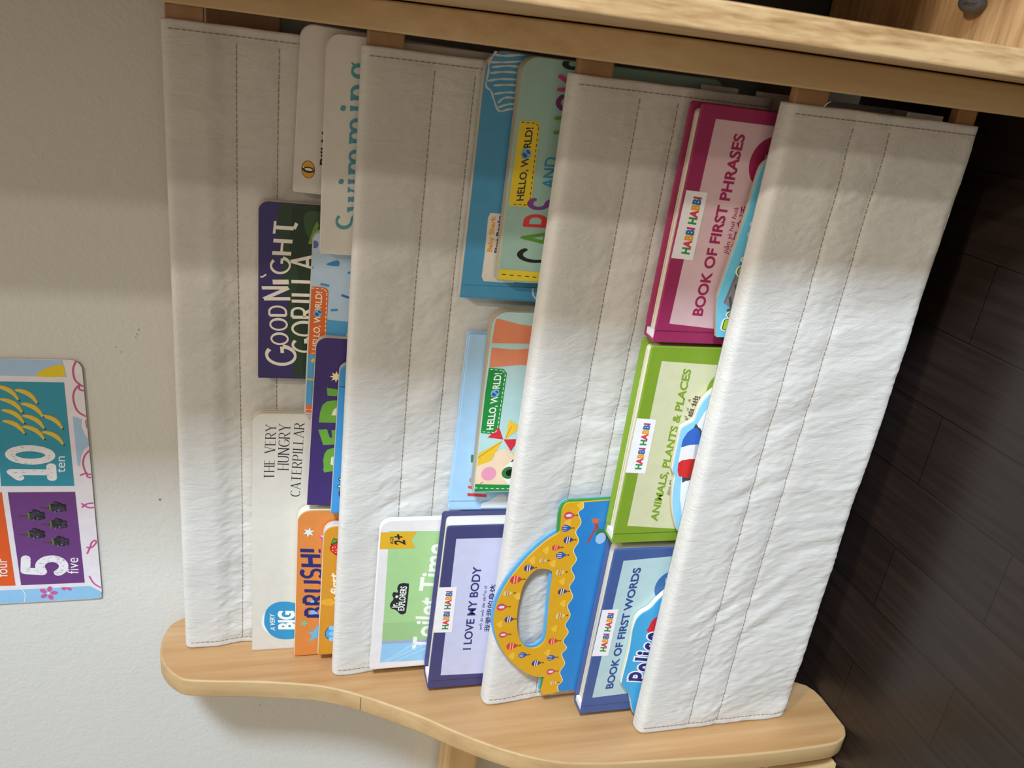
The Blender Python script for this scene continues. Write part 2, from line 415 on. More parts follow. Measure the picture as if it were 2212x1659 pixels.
# ---------------------------------------------------------------- sling bookshelf
shelf = thing('sling_bookshelf', 'wooden sling bookshelf with four white canvas pockets standing against the wall', 'bookshelf', mw=Matrix.Translation((0, 0, 0)))
PROFILE = [(-.004, .600), (-.004, .640), (-.0125, .6555), (-.0211, .6630), (-.042, .6678), (-.064, .6665), (-.0806, .6600), (-.0945, .6490), (-.1018, .6370), (-.1072, .6061), (-.1120, .5721), (-.1181, .5419), (-.1260, .5116), (-.1420, .4775), (-.1730, .4281), (-.2024, .3890), (-.2270, .3504), (-.2440, .3115), (-.2522, .2689), (-.2562, .2241), (-.2596, .1780), (-.2626, .1305), (-.2640, .0802), (-.2632, .0324), (-.2605, .0170), (-.2540, .0060), (-.2440, .0)]
BOTTOM = [(-.204, .0), (-.194, .002), (-.1855, .007), (-.180, .016), (-.170, .030), (-.140, .040), (-.09, .040), (-.06, .032), (-.048, .016), (-.04, .004), (-.034, .0), (-.006, .0), (-.004, .003)]
def panel(x0, x1, joints=True):
    out = smooth_loop(PROFILE, 4, False)+BOTTOM
    b = bmesh.new(); A = [b.verts.new((x0, y, z)) for y, z in out]; B = [b.verts.new((x1, y, z)) for y, z in out]
    fa = b.faces.new(A); fb = b.faces.new(B[::-1]); n = len(out)
    for i in range(n):
        f = b.faces.new((A[i], A[(i+1) % n], B[(i+1) % n], B[i])); f.material_index = 1; f.smooth = True
    bmesh.ops.recalc_face_normals(b, faces=b.faces)
    bmesh.ops.bevel(b, geom=[e for e in b.edges if fa in e.link_faces or fb in e.link_faces], offset=.0018, segments=3, affect='EDGES', profile=.5, material=1)
    for (pa, pb) in () if not joints else (((-.1382, .4850), (-.1460, .4700)), ((-.2400, .3220), (-.2470, .3000))):   # glue joints across the edge
        t = Vector((0, pb[0]-pa[0], pb[1]-pa[1])).normalized(); n_ = Vector((0, -t.z, t.y))
        if n_.y > 0: n_ = -n_
        c = Vector((0, (pa[0]+pb[0])/2, (pa[1]+pb[1])/2))+n_*.0006
        vs = [b.verts.new(c+t*s_+Vector((x_, 0, 0))) for x_, s_ in ((x0+.002, -.0003), (x1-.002, -.0003), (x1-.002, .0003), (x0+.002, .0003))]
        f = b.faces.new(vs); f.material_index = 2
    return b
JOINT = ink('7d5f3c', .6)
obj('side_panel', panel(-.3115, -.2915), [MAPLE, MAPLE_EDGE, JOINT], shelf)
obj('side_panel', panel(.2985, .3185, False), [MAPLE, MAPLE_EDGE, JOINT], shelf)
LIP = [(-.0549-.0541*i, .6426-.1407*i) for i in range(4)]
XL, XR = -.2908, .2880
# cross section of one sleeve: depth from the lip's front, height from the lip
BF = [-.0033, -.0045, -.0075, -.0075]      # how far each lip's front bulges into the room
RE = [.0036, .0052, .0050, .0002]          # how far the canvas falls back below the rail
TOPC = [(.0062, .0014), (.0030, .0010), (.0010, -.0012), (.0002, -.0045)]
BO = [.0100, .0100, .0088, .0066]
BACK = [(.0040, -.1620), (.0070, -.160), (.0090, -.150), (.0098, -.10), (.0100, -.06), (.0100, -.03), (.0098, -.006), (.0086, .0003)]
def front_profile(i):
    p = [(BF[i]+a*(.0062-BF[i])/.0062, b) for a, b in TOPC]
    for dz in (-.010, -.018, -.0265, -.030, -.034, -.038, -.043, -.052, -.060, -.068, -.076, -.083, -.092, -.105, -.120, -.135, -.148, -.156):
        k = max(0, min(1, (-dz-.028)/.020 if i == 0 else (-dz-.010)/.052)); k = k*k*(3-2*k)
        p.append((BF[i]+RE[i]*k+(.0004 if abs(dz+.052) < .001 or abs(dz+.083) < .001 else 0)-(.0003 if abs(dz+.068) < .001 else 0), dz))
    e = p[-1][0]
    return smooth_loop(p+[(e+.0016, -.1608), (e+.0042, -.1625)], 4, False)
FRP = [front_profile(i) for i in range(4)]
def fy(i, dz):
    for (a, b), (c, d) in zip(FRP[i], FRP[i][1:]):
        if b >= dz >= d and b > d: return a+(c-a)*(b-dz)/(b-d)
    return FRP[i][-1][0]
def disp(i, x, dz):
    """wrinkles of sling i, towards the room"""
    if dz > -.001 or dz < -.1615: return 0
    k = min(1, max(0, (-dz-.022)/.02)); k = .25+.75*k
    e = min(1, max(0.0, (x-XL)/.02))*min(1, max(0, (XR-x)/.02))
    lft = .75+.6*max(0, min(1, (.05-x)/.3))
    w_ = noise.noise(Vector((x*13, dz*13, i*5.5)))
    q = Vector((x*46+dz*20+w_*1.6+i*7.3, dz*15+x*6+w_, i*3.1)); r = Vector((x*120+dz*46+w_*2+i*5, dz*62-x*20, i))
    d = .0018*noise.noise(q)*lft+.0007*(.38-abs(noise.noise(r)))*lft+.0005*noise.noise(r*2.1)*lft
    d += .0012*noise.noise(Vector((x*9+i*11, dz*16, 4.4)))
    for s_ in (-.052, -.083): d -= .0005*math.exp(-((dz-s_-.0012*math.sin(x*9+i))/.0022)**2)
    for xe in (XL+.0065, XR-.0065): d -= .0005*math.exp(-((x-xe)/.0016)**2)
    return d*k*(.35+.65*e)
def sling(i):
    y0, z0 = LIP[i]; b = bmesh.new(); rows = []
    xs = []; n = 340
    for j in range(n+1): xs.append(XL+(XR-XL)*j/n)
    prof = [(p, True) for p in FRP[i]]+[((p[0]*BO[i]/.01, p[1]), False) for p in smooth_loop(BACK, 3, False)]
    for x in xs:
        col = []
        for (dy, dz), front in prof:
            d = disp(i, x, dz) if front else 0
            sag = .0012*noise.noise(Vector((x*14+i*3, dz*9, 9.1)))*max(0, min(1, (-dz-.12)/.04))
            col.append(b.verts.new((x+.0008*noise.noise(Vector((dz*30, i, x*3)))*(1 if abs(x) > .28 else 0), y0+dy-d, z0+dz+sag)))
        rows.append(col)
    m = len(prof)
    for j in range(n):
        for k in range(m):
            f = b.faces.new((rows[j][k], rows[j][(k+1) % m], rows[j+1][(k+1) % m], rows[j+1][k])); f.smooth = True
    for c in (rows[0], rows[-1][::-1]): b.faces.new(c)
    bmesh.ops.recalc_face_normals(b, faces=b.faces)
    o = obj('canvas_sling', b, CANVAS, shelf)
    # seams: short dashes of thread
    def seam(pts, th):
        sb = bmesh.new()
        for (p, q, nrm) in pts:
            p, q = Vector(p), Vector(q); t = (q-p).normalized(); s = t.cross(nrm).normalized()*th
            up = nrm*.00035
            v = [sb.verts.new(c) for c in (p-s, q-s, q+s, p+s)]; u = [sb.verts.new(c.co+up) for c in v]
            sb.faces.new(u); 
            for a in range(4): sb.faces.new((v[a], v[(a+1) % 4], u[(a+1) % 4], u[a]))
        return sb
    nr = Vector((0, -1, 0))
    for s_ in (-.052, -.083):
        L = []; x = XL+.007
        while x < XR-.012:
            x2 = x+.0036; d0 = s_+.0012*math.sin(x*9+i); d1 = s_+.0012*math.sin(x2*9+i)
            L.append(((x, y0+fy(i, d0)-disp(i, x, d0), z0+d0), (x2, y0+fy(i, d1)-disp(i, x2, d1), z0+d1), nr)); x += .0046
        obj('seam_stitching', seam(L, .00034), THREAD, o)
    for xe in (XL+.0065, XR-.0065):
        L = []; dz = -.004
        while dz > -.157:
            d2 = dz-.0036
            L.append(((xe, y0+fy(i, dz)-disp(i, xe, dz), z0+dz), (xe, y0+fy(i, d2)-disp(i, xe, d2), z0+d2), nr)); dz -= .0046
        obj('hem_stitching', seam(L, .00034), THREAD, o)
    return o
for i in range(4): sling(i)
# rails inside the sleeves, and cross rails behind
for i in range(4):
    y0, z0 = LIP[i]
    obj('lip_rail', box(-.2915, .2985, y0+BF[i]+.0022, y0+BF[i]+.0100, z0-.0285, z0-.0020, .001), MAPLE_X, shelf)
    if i == 3: obj('bottom_rail', box(-.2915, .2985, y0-.0040, y0+.0045, z0-.158, z0-.141, .001), MAPLE_X, shelf)
obj('back_rail', box(-.2915, .2985, -.026, -.010, .560, .615, .001), MAPLE_X, shelf)
obj('back_rail', box(-.2915, .2985, -.026, -.010, .060, .115, .001), MAPLE_X, shelf)
# pocket linings: the back and base of each pocket
FLOORZ = [None]+[LIP[i][1]-.135 for i in (1, 2, 3)]
for i in (1, 2, 3):
    yb, zb = LIP[i-1][0]+.0042, LIP[i-1][1]-.150; yf, zf = LIP[i][0]+BO[i]-.0003, FLOORZ[i]
    pts = [(yb, zb), (yb-.0002, zf+.006), (yb-.0012, zf-.0006), (yf+.0014, zf-.0006), (yf+.0002, zf+.005), (yf, zf+.030)]
    pts = smooth_loop(pts, 4, False)
    b = bmesh.new(); A = [[b.verts.new((x, y, z)) for y, z in pts] for x in (-.288, -.1, .1, .2915)]
    for a, c in zip(A, A[1:]):
        for k in range(len(pts)-1):
            f = b.faces.new((a[k], a[k+1], c[k+1], c[k])); f.smooth = True
    bmesh.ops.recalc_face_normals(b, faces=b.faces)
    bmesh.ops.solidify(b, geom=b.faces[:], thickness=.0005)
    obj('pocket_lining', b, CANVAS, shelf)
# loose thread at the hem of the lowest sling
cu = bpy.data.curves.new('loose_thread', 'CURVE'); cu.dimensions = '3D'; cu.bevel_depth = .0003
sp = cu.splines.new('NURBS'); tp = [(.2876, -.2235, .1955), (.2895, -.2262, .1962), (.2912, -.2266, .1948), (.2922, -.2262, .1925)]
sp.points.add(3); sp.use_endpoint_u = True
for p_, t_ in zip(sp.points, tp): p_.co = t_+(1,)
to = bpy.data.objects.new('loose_thread', cu); C.objects.link(to)
me = bpy.data.meshes.new_from_object(to.evaluated_get(bpy.context.evaluated_depsgraph_get())); bpy.data.objects.remove(to)
obj('loose_thread', me, WHITE_TH, shelf)

# ---------------------------------------------------------------- books
FR = {
 'bill': ((0.17243, -0.06706, 0.54892), (0.99956, -0.00060, -0.02980), (0.00000, 0.99980, -0.02000), (0.02981, 0.01999, 0.99936), 0.1248, 0.1778, 0.0085),
 'swim': ((0.12895, -0.08999, 0.52750), (1.00000, -0.00003, -0.00140), (0.00000, 0.99980, -0.02000), (0.00140, 0.02000, 0.99980), 0.1644, 0.1598, 0.0110),
 'goril': ((0.00899, -0.06653, 0.57555), (1.00000, -0.00001, -0.00061), (-0.00000, 0.99980, -0.02000), (0.00061, 0.02000, 0.99980), 0.1539, 0.2080, 0.0086),
 'drops': ((-0.02056, -0.07732, 0.53566), (0.99983, -0.00037, -0.01860), (-0.00000, 0.99980, -0.02000), (0.01860, 0.01999, 0.99963), 0.1647, 0.1652, 0.0090),
 'purple': ((-0.10959, -0.08590, 0.53171), (0.99971, -0.00048, -0.02390), (-0.00000, 0.99980, -0.02000), (0.02390, 0.01999, 0.99951), 0.1648, 0.1603, 0.0075),
 'lady': ((-0.11399, -0.09433, 0.51030), (0.99987, -0.00032, -0.01609), (-0.00000, 0.99980, -0.02000), (0.01609, 0.01999, 0.99967), 0.1486, 0.1405, 0.0070),
 'hungry': ((-0.29020, -0.06843, 0.58034), (1.00000, -0.00002, -0.00084), (-0.00000, 0.99980, -0.02000), (0.00084, 0.02000, 0.99980), 0.2652, 0.2127, 0.0100),
 'brush': ((-0.28887, -0.08225, 0.53946), (1.00000, -0.00002, -0.00089), (0.00000, 0.99980, -0.02000), (0.00089, 0.02000, 0.99980), 0.1708, 0.1718, 0.0110),
 'must': ((-0.27935, -0.09420, 0.51702), (0.99996, -0.00018, -0.00911), (0.00000, 0.99980, -0.02000), (0.00911, 0.02000, 0.99976), 0.1509, 0.1482, 0.0100),
 'shark': ((0.10689, -0.12089, 0.41648), (0.99996, -0.00018, -0.00918), (-0.00000, 0.99980, -0.02000), (0.00918, 0.02000, 0.99976), 0.1896, 0.1880, 0.0090),
 'cars': ((0.12676, -0.13691, 0.39091), (1.00000, 0.00003, 0.00131), (-0.00000, 0.99980, -0.02000), (-0.00131, 0.02000, 0.99980), 0.1691, 0.1641, 0.0130),
 'pale': ((-0.09583, -0.12259, 0.40653), (0.99996, -0.00018, -0.00924), (-0.00000, 0.99980, -0.02000), (0.00925, 0.02000, 0.99976), 0.1710, 0.1782, 0.0100),
 'hw': ((-0.06886, -0.13793, 0.38957), (0.99995, 0.00019, 0.00967), (0.00000, 0.99980, -0.02000), (-0.00967, 0.02000, 0.99975), 0.1702, 0.1628, 0.0140),
 'toilet': ((-0.27818, -0.12200, 0.46798), (1.00000, 0.00000, -0.00054), (0.00000, 1.00000, 0.00000), (0.00054, -0.00000, 1.00000), 0.1719, 0.2411, 0.0060),
 'body': ((-0.28296, -0.14900, 0.41480), (0.99992, 0.00000, -0.01255), (0.00000, 1.00000, 0.00000), (0.01255, -0.00000, 0.99992), 0.1858, 0.1857, 0.0262),
 'handle': ((-0.29256, -0.17900, 0.30699), (1.00000, 0.00000, 0.00000), (0.00000, 1.00000, -0.00000), (-0.00000, 0.00000, 1.00000), 0.2362, 0.2209, 0.0065),
 'pink': ((0.10136, -0.19650, 0.27456), (0.99999, 0.00000, -0.00507), (0.00000, 1.00000, 0.00000), (0.00507, -0.00000, 0.99999), 0.1788, 0.1876, 0.0200),
 'green': ((-0.08520, -0.20050, 0.27680), (1.00000, 0.00000, -0.00192), (0.00000, 1.00000, 0.00000), (0.00192, -0.00000, 1.00000), 0.1834, 0.1904, 0.0205),
 'words': ((-0.28191, -0.20050, 0.27391), (0.99996, 0.00000, -0.00868), (0.00000, 1.00000, 0.00000), (0.00868, -0.00000, 0.99996), 0.1888, 0.1862, 0.0205),
 'fire': ((0.10869, -0.20600, 0.22817), (1.00000, 0.00000, 0.00000), (0.00000, 1.00000, -0.00000), (-0.00000, 0.00000, 1.00000), 0.1381, 0.1421, 0.0042),
 'amb': ((-0.07357, -0.20650, 0.21255), (1.00000, 0.00000, 0.00000), (0.00000, 1.00000, -0.00000), (-0.00000, 0.00000, 1.00000), 0.1406, 0.1265, 0.0050),
 'police': ((-0.28061, -0.20700, 0.22973), (1.00000, 0.00000, 0.00000), (0.00000, 1.00000, -0.00000), (-0.00000, 0.00000, 1.00000), 0.1476, 0.1436, 0.0055),
 'poster': ((-0.26679, -0.00220, 1.12766), (1.00000, 0.00000, 0.00000), (0.00000, 1.00000, 0.00000), (0.00000, 0.00000, 1.00000), 0.2623, 0.4000, 0.0006),
}
def frame(key):
    o, eu, n, up, W, H, t = FR[key]
    M = Matrix(((eu[0], n[0], up[0], o[0]-up[0]*H), (eu[1], n[1], up[1], o[1]-up[1]*H), (eu[2], n[2], up[2], o[2]-up[2]*H), (0, 0, 0, 1)))
    return M, W, H, t
ROW = {1: 'books in the upper pocket', 2: 'books in the middle pocket', 3: 'books in the lowest pocket'}
def board_book(key, label, row, cover, art, pages='cfc5b0', r=.009, rl=.001, tc=.0007, back=None, spine=None, wear='e6e0d2'):
    M, W, H, t = frame(key)
    root = thing('board_book', label, 'book', ROW[row], M)
    out = rr(0, 0, W, H, rl, r, r, rl)
    ins = .0005
    fc = prism(rr(ins, ins, W-ins, H-ins, rl, r, r, rl), 0, tc, .0002, 1)
    art.cut(.001, W-.001, .001, H-.001)
    fc, mats = art.join(fc, [ink(cover)])
    obj('front_cover', fc, mats, root)
    obj('page_block', prism(out, tc, t-tc, .0004, 1), pages_mat(pages), root)
    obj('back_cover', prism(rr(ins, ins, W-ins, H-ins, rl, r, r, rl), t-tc, t), ink(back or cover), root)
    sp_ = obj('spine', box(-.0006, .0004, .0004, t-.0004, .0006, H-.0006), ink(spine or cover), root)
    return root
def hard_book(key, label, row, cover, art, pages='e6dfcc', r=0.002, tc=.0026, sticker=None, spine=None, tip=None):
    M, W, H, t = frame(key)
    root = thing('hardcover_book', label, 'book', ROW[row], M)
    j = .0085
    fc = prism(rr(j, 0, W, H, .0008, r, r, .0008), 0, tc, .0006, 2)
    add_box(fc, .0005, j+.0004, .0009, tc-.0004, .0004, H-.0004)
    art.cut(.001, W-.001, .001, H-.001)
    fc, mats = art.join(fc, [ink(cover, .36)])
    obj('front_cover', fc, mats, root)
    bc = prism(rr(j, 0, W, H, .0008, r, r, .0008), t-tc, t, .0006, 2); add_box(bc, .0005, j+.0004, t-tc+.0004, t-.0009, .0004, H-.0004)
    obj('back_cover', bc, ink(cover, .36), root)
    obj('page_block', prism(rr(.006, .004, W-.004, H-.004, .001, .004, .004, .001), tc+.0001, t-tc-.0001, .0003, 1), pages_mat(pages, 700), root)
    obj('spine', box(-.0014, .0007, .0009, t-.0009, .0003, H-.0003, .0004), ink(spine or cover, .36), root)
    if tip: obj('headband', box(.0008, .0060, tc+.0003, t-tc-.0003, .0006, H-.0012), ink(tip), root, 'white end of the binding')
    if sticker:
        quad, texts = sticker
        a = Art(H); a.poly(quad, 'f0eef0', 6)
        for args in texts: a.text(*args[0], **args[1])
        b, ms = a.join(bmesh.new(), [])
        obj('logo_sticker', b, ms, root, 'white sticker with multicoloured lettering')
    return root
def shaped_book(key, label, row, outline, layers, art, hole=None, cover='3fa7d8', name='shaped_board_book'):
    """die-cut board book: layers = [(part, colour or material, y0, y1, (shift u, v mm), grow)]"""
    M, W, H, t = frame(key)
    root = thing(name, label, 'book', ROW[row], M)
    for part, m, y0, y1, (du, dv) in layers:
        pl = [((u+du)/1000, H-(v+dv)/1000) for u, v in outline]
        b = prism_hole(pl, [((u+du)/1000, H-(v+dv)/1000) for u, v in hole], y0, y1) if hole else prism(pl, y0, y1, .0002, 1)
        if part == 'front_cover':
            us = [u for u, v in outline]; art.cut(min(us)/1000+.0006, max(us)/1000-.0006, .0006, 9)
            b, mats = art.join(b, [ink(cover)]); obj(part, b, mats, root)
        else: obj(part, b, m if not isinstance(m, str) else pages_mat(m), root)
    return root
HABBI = ['3f8f4f', 'd9404f', 'e8a02c', '2f6fa8', 'c23a6e']
def hello(a, p3, globe, gr, col, lay=4):
    a.text('HELLO, WORLD!', p3, col, lay, bold=.018)
    gx, gy = globe; gr *= .86
    a.circ((gx, gy), gr, '7fb3d6', lay+2)
    a.poly([(gx-gr*.8, gy-gr*.2), (gx-gr*.3, gy-gr*.75), (gx+gr*.2, gy-gr*.5), (gx, gy), (gx-gr*.4, gy+gr*.3)], '2f5f9c', lay+3, 4)
    a.poly([(gx+gr*.1, gy+gr*.2), (gx+gr*.7, gy), (gx+gr*.6, gy+gr*.55), (gx+gr*.1, gy+gr*.8)], '2f5f9c', lay+3, 4)
def HGT(k): return FR[k][5]
def WID(k): return FR[k][4]*1000

# -- upper pocket
a = Art(HGT('bill'))
e_ = [(18.08, 11.16)]; 
a.circ(e_[0], 5.2, '4a3a20', 1, 7.0, math.pi/2-.1); a.circ(e_[0], 4.7, 'e0a52c', 2, 6.5, math.pi/2-.1)
ex, ey = e_[0]
a.poly([(ex-1.2, ey+4.6), (ex-2.6, ey+1.6), (ex-2.3, ey-1.8), (ex-.8, ey-4.4), (ex+1.0, ey-4.6), (ex+1.6, ey-3.0), (ex+2.2, ey), (ex+1.4, ey+3.4)], '1c1a18', 3, 4)
a.poly([(ex-.2, ey+3.6), (ex-1.0, ey+1.0), (ex-.4, ey-2.2), (ex+.8, ey-2.4), (ex+1.2, ey+1.0)], 'f2efe6', 4, 4)
a.poly([(ex+.8, ey-4.2), (ex+2.9, ey-3.6), (ex+.9, ey-3.1)], 'f2efe6', 4)
a.text('Bill Martin Jr', [(23.14, 26.04), (83.06, 26.61), (22.63, 19.99)], '191919', 2, bold=.03)
board_book('bill', 'plain white board book with yellow oval bird emblem, behind the white Swimming book', 1, 'dad6cf', a, 'e3dfd6', .010)
a = Art(HGT('swim'))
a.pen('Swimming', [(21.50, 35.58), (147.99, 33.47), (19.83, 12.56)], '4f97a8', 2, w=.15, contrast=.5, serif=.10, gap=.17, sw=.075)
a.circ([(21.47, 27.40)][0], 2.2, '4f97a8', 2)
board_book('swim', 'white board book with teal serif lettering reading Swimming', 1, 'dcd8d0', a, 'e3dfd6', .010, .002)
a = Art(HGT('goril'))
a.poly([(151.58, 16.66), (151.74, 25.48), (154.08, 51.71), (154.54, 78.52), (-22.97, 87.30), (-1.06, 34.59), (14.79, 31.01), (33.42, 27.57), (48.52, 22.06), (69.64, 24.89), (89.80, 18.50), (109.98, 21.16), (126.43, 16.05)], '27402c', 1, 4)
a.poly([(152.58, 29.37), (153.60, 49.08), (154.54, 78.52), (-22.97, 87.30), (-1.67, 42.48), (24.45, 37.86), (46.00, 34.57), (69.87, 29.39), (93.51, 32.59), (115.88, 25.05), (134.03, 25.79)], '1f3220', 2, 4)
a.poly([(144.41, 36.11), (148.05, 47.92), (138.72, 71.12), (113.27, 72.26), (124.05, 41.95)], '35502e', 3, 4)
W_ = 'ece6da'
a.pen('G', [(11.34, 32.21), (31.06, 30.69), (11.27, 8.35)], W_, 4, w=.15, contrast=.35, flare=.4)
a.pen('OOD', [(31.02, 25.39), (66.86, 22.61), (30.53, 11.80)], W_, 4, w=.16, contrast=.3, flare=.3, gap=.26)
a.pen('N', [(71.81, 26.62), (83.46, 24.52), (70.72, 5.25)], W_, 4, w=.15, contrast=.3, flare=.5)
a.pen('I', [(86.11, 25.02), (89.00, 24.70), (85.39, 12.12)], W_, 4, w=.2, flare=.6)
a.pen('GHT', [(93.78, 24.89), (139.46, 28.59), (93.62, 9.91)], W_, 4, w=.15, contrast=.3, flare=.45, gap=.32)
a.pen(',', [(132.57, 28.46), (137.76, 29.67), (131.81, 17.95)], W_, 4, w=.2, flare=.5)
a.line([(90.59, 2.23), (91.15, 4.35), (93.15, 6.73)], 1.3, W_, 4, 4)
a.pen('GORILLA', [(24.52, 49.19), (112.13, 45.79), (24.16, 29.42)], W_, 4, w=.145, contrast=.3, flare=.4, gap=.26)
a.poly([(121.08, 39.75), (133.64, 43.29), (140.50, 46.29), (137.03, 48.00), (128.54, 46.11), (121.03, 43.11)], '6f9c3c', 5)
board_book('goril', 'dark purple and green board book titled Good Night, Gorilla in white flared letters', 1, '382f68', a, 'c9bda2', .008)
a = Art(HGT('drops'))
a.poly([(88.98, 15.20), (87.47, 42.11), (87.84, 60.66), (-8.13, 53.12), (-9.69, -2.73), (70.01, -1.78)], '4f9fd0', 1)
a.poly([(117.37, -0.70), (117.25, 11.66), (115.82, 14.06), (113.32, 14.94), (73.26, 15.19), (56.12, 15.52), (56.71, -0.24)], 'd8682a', 2)
a.dash([(115.99, 0.31), (115.78, 11.53), (112.87, 13.74), (57.79, 14.59), (57.85, 0.83)], .7, 'f2e6d8', 3)
hello(a, [(60.86, 9.44), (113.19, 9.96), (61.13, 4.31)], [(94.32, 7.26)][0], 4.0, 'f4ece0')
a.poly([(136.92, 11.79), (140.41, 18.03), (140.94, 21.05), (139.41, 22.43), (137.03, 22.16), (136.13, 20.64)], '2b86bd', 3, 3)
for q, c in (([(131.07, 29.63), (132.74, 36.26)], '3f8fc4'), ([(119.90, 8.13), (118.82, 15.27)], '3f8fc4'), ([(111.51, 25.72), (109.61, 32.36)], '4067a5'), ([(97.61, 17.65), (98.28, 23.30)], '3f8fc4'), ([(133.46, -0.47), (133.63, 1.66)], '3f8fc4'), ([(100.57, 34.19), (100.47, 38.41)], '3f8fc4')):
    a.line(q, 2.0, c, 3)
a.circ([(153.02, 2.10)][0], 3.2, '5563a8', 3, 2.6)
a.circ([(79.43, 35.62)][0], .9, 'd0303a', 4); a.circ([(76.22, 33.27)][0], 1.5, 'c5d455', 4)
a.poly([(8.78, -0.50), (8.25, 12.75), (-0.97, 13.20), (0.26, -0.43)], 'dd6a2c', 2); a.dash([(4.22, 0.26), (3.32, 12.99)], .6, 'f2e6d8', 3)
a.poly([(50.76, 3.35), (53.68, 5.74), (51.26, 7.26), (48.65, 5.13)], 'e6c238', 3); a.poly([(34.27, 0.97), (33.90, 7.22), (31.99, 7.31), (32.36, 1.06)], 'e6b038', 3)
board_book('drops', 'light blue board book with raindrops and an orange Hello, World label', 1, 'b5cbe0', a, 'cbc3b2', .009)
a = Art(HGT('purple'))
GRN = '6aa63c'
a.poly([(38.40, 12.41), (34.09, 14.08), (37.52, 30.63), (39.90, 42.42), (58.52, 39.38), (58.72, 27.56), (59.61, 20.13), (57.46, 15.25), (53.06, 13.00), (47.22, 12.42), (37.83, 13.36)], GRN, 2)
a.poly([(45.40, 19.31), (49.80, 19.55), (51.04, 23.00), (51.62, 36.48), (42.29, 37.12), (41.89, 20.62)], 'e4e2bf', 3, 3)
a.poly([(77.53, 6.36), (78.24, 13.88), (69.88, 16.85), (69.94, 18.92), (77.32, 17.90), (80.65, 39.48), (64.59, 41.49), (62.37, 11.48)], GRN, 2)
a.poly([(84.67, 6.47), (95.01, 7.05), (101.81, 8.70), (105.44, 12.30), (106.59, 17.93), (107.21, 37.57), (84.91, 39.18)], GRN, 2)
a.poly([(92.03, 16.93), (97.57, 18.48), (99.98, 20.95), (100.36, 33.10), (92.35, 33.65)], 'e4e2bf', 3)
a.poly([(118.59, 11.38), (114.64, 37.03), (110.06, 37.36), (111.11, 12.46)], GRN, 2)
for k in range(26):
    px_, py_ = random.uniform(12, 24), random.uniform(0, 1)
a.star([(129.20, 18.80)][0], 5.4, 8, 'efe6b4', 2, .5)
board_book('purple', 'deep purple board book with green block letters and a cream starburst', 1, '3c2c6c', a, 'c8c0b0', .009)
a = Art(HGT('lady'))
a.line([(127.27, -0.36), (127.23, 15.26)], .6, '141822', 2)
for q in ([(35.73, 6.90), (34.06, 8.69), (32.48, 12.84)], [(28.29, 6.31), (29.79, 8.93), (31.09, 12.92)]):
    a.line(q, .7, '15161c', 2, 4); a.circ(q[0], 1.75, '15161c', 3); a.circ(q[0], 1.0, 'ede6bd', 4)
h_ = [(21.08, 13.69)][0]; a.circ(h_, 7.6, '15161c', 3); a.circ(h_, 6.8, 'c83a50', 4)
for q in [(94.56, 9.30), (75.77, 9.60)]: a.line([(q[0]-.2, q[1]-.6), (q[0]+.6, q[1]+.9)], .9, 'f2f2f2', 3)
board_book('lady', 'bright blue board book with a red ladybird peeping, tucked in front of the purple one', 1, '3c93d2', a, 'b9b2a8', .008)
a = Art(HGT('hungry'))
for s_, q in (('THE VERY', [(198.24, 19.19), (254.35, 20.64), (198.33, 10.49)]), ('HUNGRY', [(207.85, 31.95), (254.63, 32.77), (208.26, 22.62)]), ('CATERPILLAR', [(179.05, 42.72), (255.93, 44.97), (179.74, 34.38)])):
    a.pen(s_, q, '231f2a', 2, w=.13, contrast=.78, serif=.13, gap=.26, sw=.035)
a.circ([(35.44, 29.66)][0], 20.5, 'e9f1f5', 2)
a.poly([(c[0], c[1]) for c in [(34.79, 11.70), (48.12, 13.21), (56.33, 19.49), (58.82, 29.01), (55.59, 41.89), (43.68, 50.25), (28.87, 51.92), (16.42, 47.61), (11.58, 37.85), (12.88, 26.40), (18.59, 18.23), (27.37, 13.34)]], '2f93c6', 3, 4)
a.text('A VERY', [(23.35, 22.39), (43.89, 21.37), (24.52, 17.86)], 'f2f4f2', 4, bold=.012)
a.text('BIG', [(23.74, 40.57), (46.84, 39.80), (24.76, 26.25)], 'f2f4f2', 4, bold=.045)
board_book('hungry', 'large cream board book titled The Very Hungry Caterpillar with a blue round badge', 1, 'd9d5cb', a, 'd6cbb0', .010)
a = Art(HGT('brush'))
a.pen('BRUSH!', [(45.73, 28.99), (126.86, 21.64), (47.19, 10.46)], '24276e', 2, w=.19, wob=.03, flare=.3, gap=.26)
a.poly([(50.45, 14.02), (55.72, 15.15), (55.54, 18.06), (51.81, 21.82), (50.68, 21.31)], '7ab8e4', 3); a.poly([(65.01, 14.17), (68.75, 14.97), (67.31, 17.90), (64.77, 18.16)], '7ab8e4', 3)
a.star([(146.72, 10.58)][0], 5.6, 6, 'dce7ec', 2, .42, .2)
a.star([(39.81, 8.82)][0], 4.6, 5, '86bd83', 2, .42, .3)
a.poly([(30.16, 11.81), (28.53, 17.83), (37.71, 22.16), (27.58, 27.56), (26.29, 32.26), (18.41, 25.07), (21.11, 21.28), (15.72, 13.10), (23.80, 17.31)], '6db3d4', 2)
a.poly([(142.81, 20.00), (141.75, 26.43), (136.45, 24.85), (137.80, 22.87)], 'd65a94', 2, 3); a.poly([(142.56, 21.14), (142.82, 26.39), (139.85, 25.61)], 'f3ece6', 3)
board_book('brush', 'orange board book with navy hand-drawn letters and stars', 1, 'd88540', a, 'dfe3c9', .012)
a = Art(HGT('must'))
a.poly([(126.17, 6.31), (130.58, 8.11), (133.03, 11.92), (134.61, 16.21), (132.36, 21.14), (124.80, 23.74), (117.90, 20.57), (117.08, 15.76), (120.71, 9.87)], '3a1210', 2, 4)
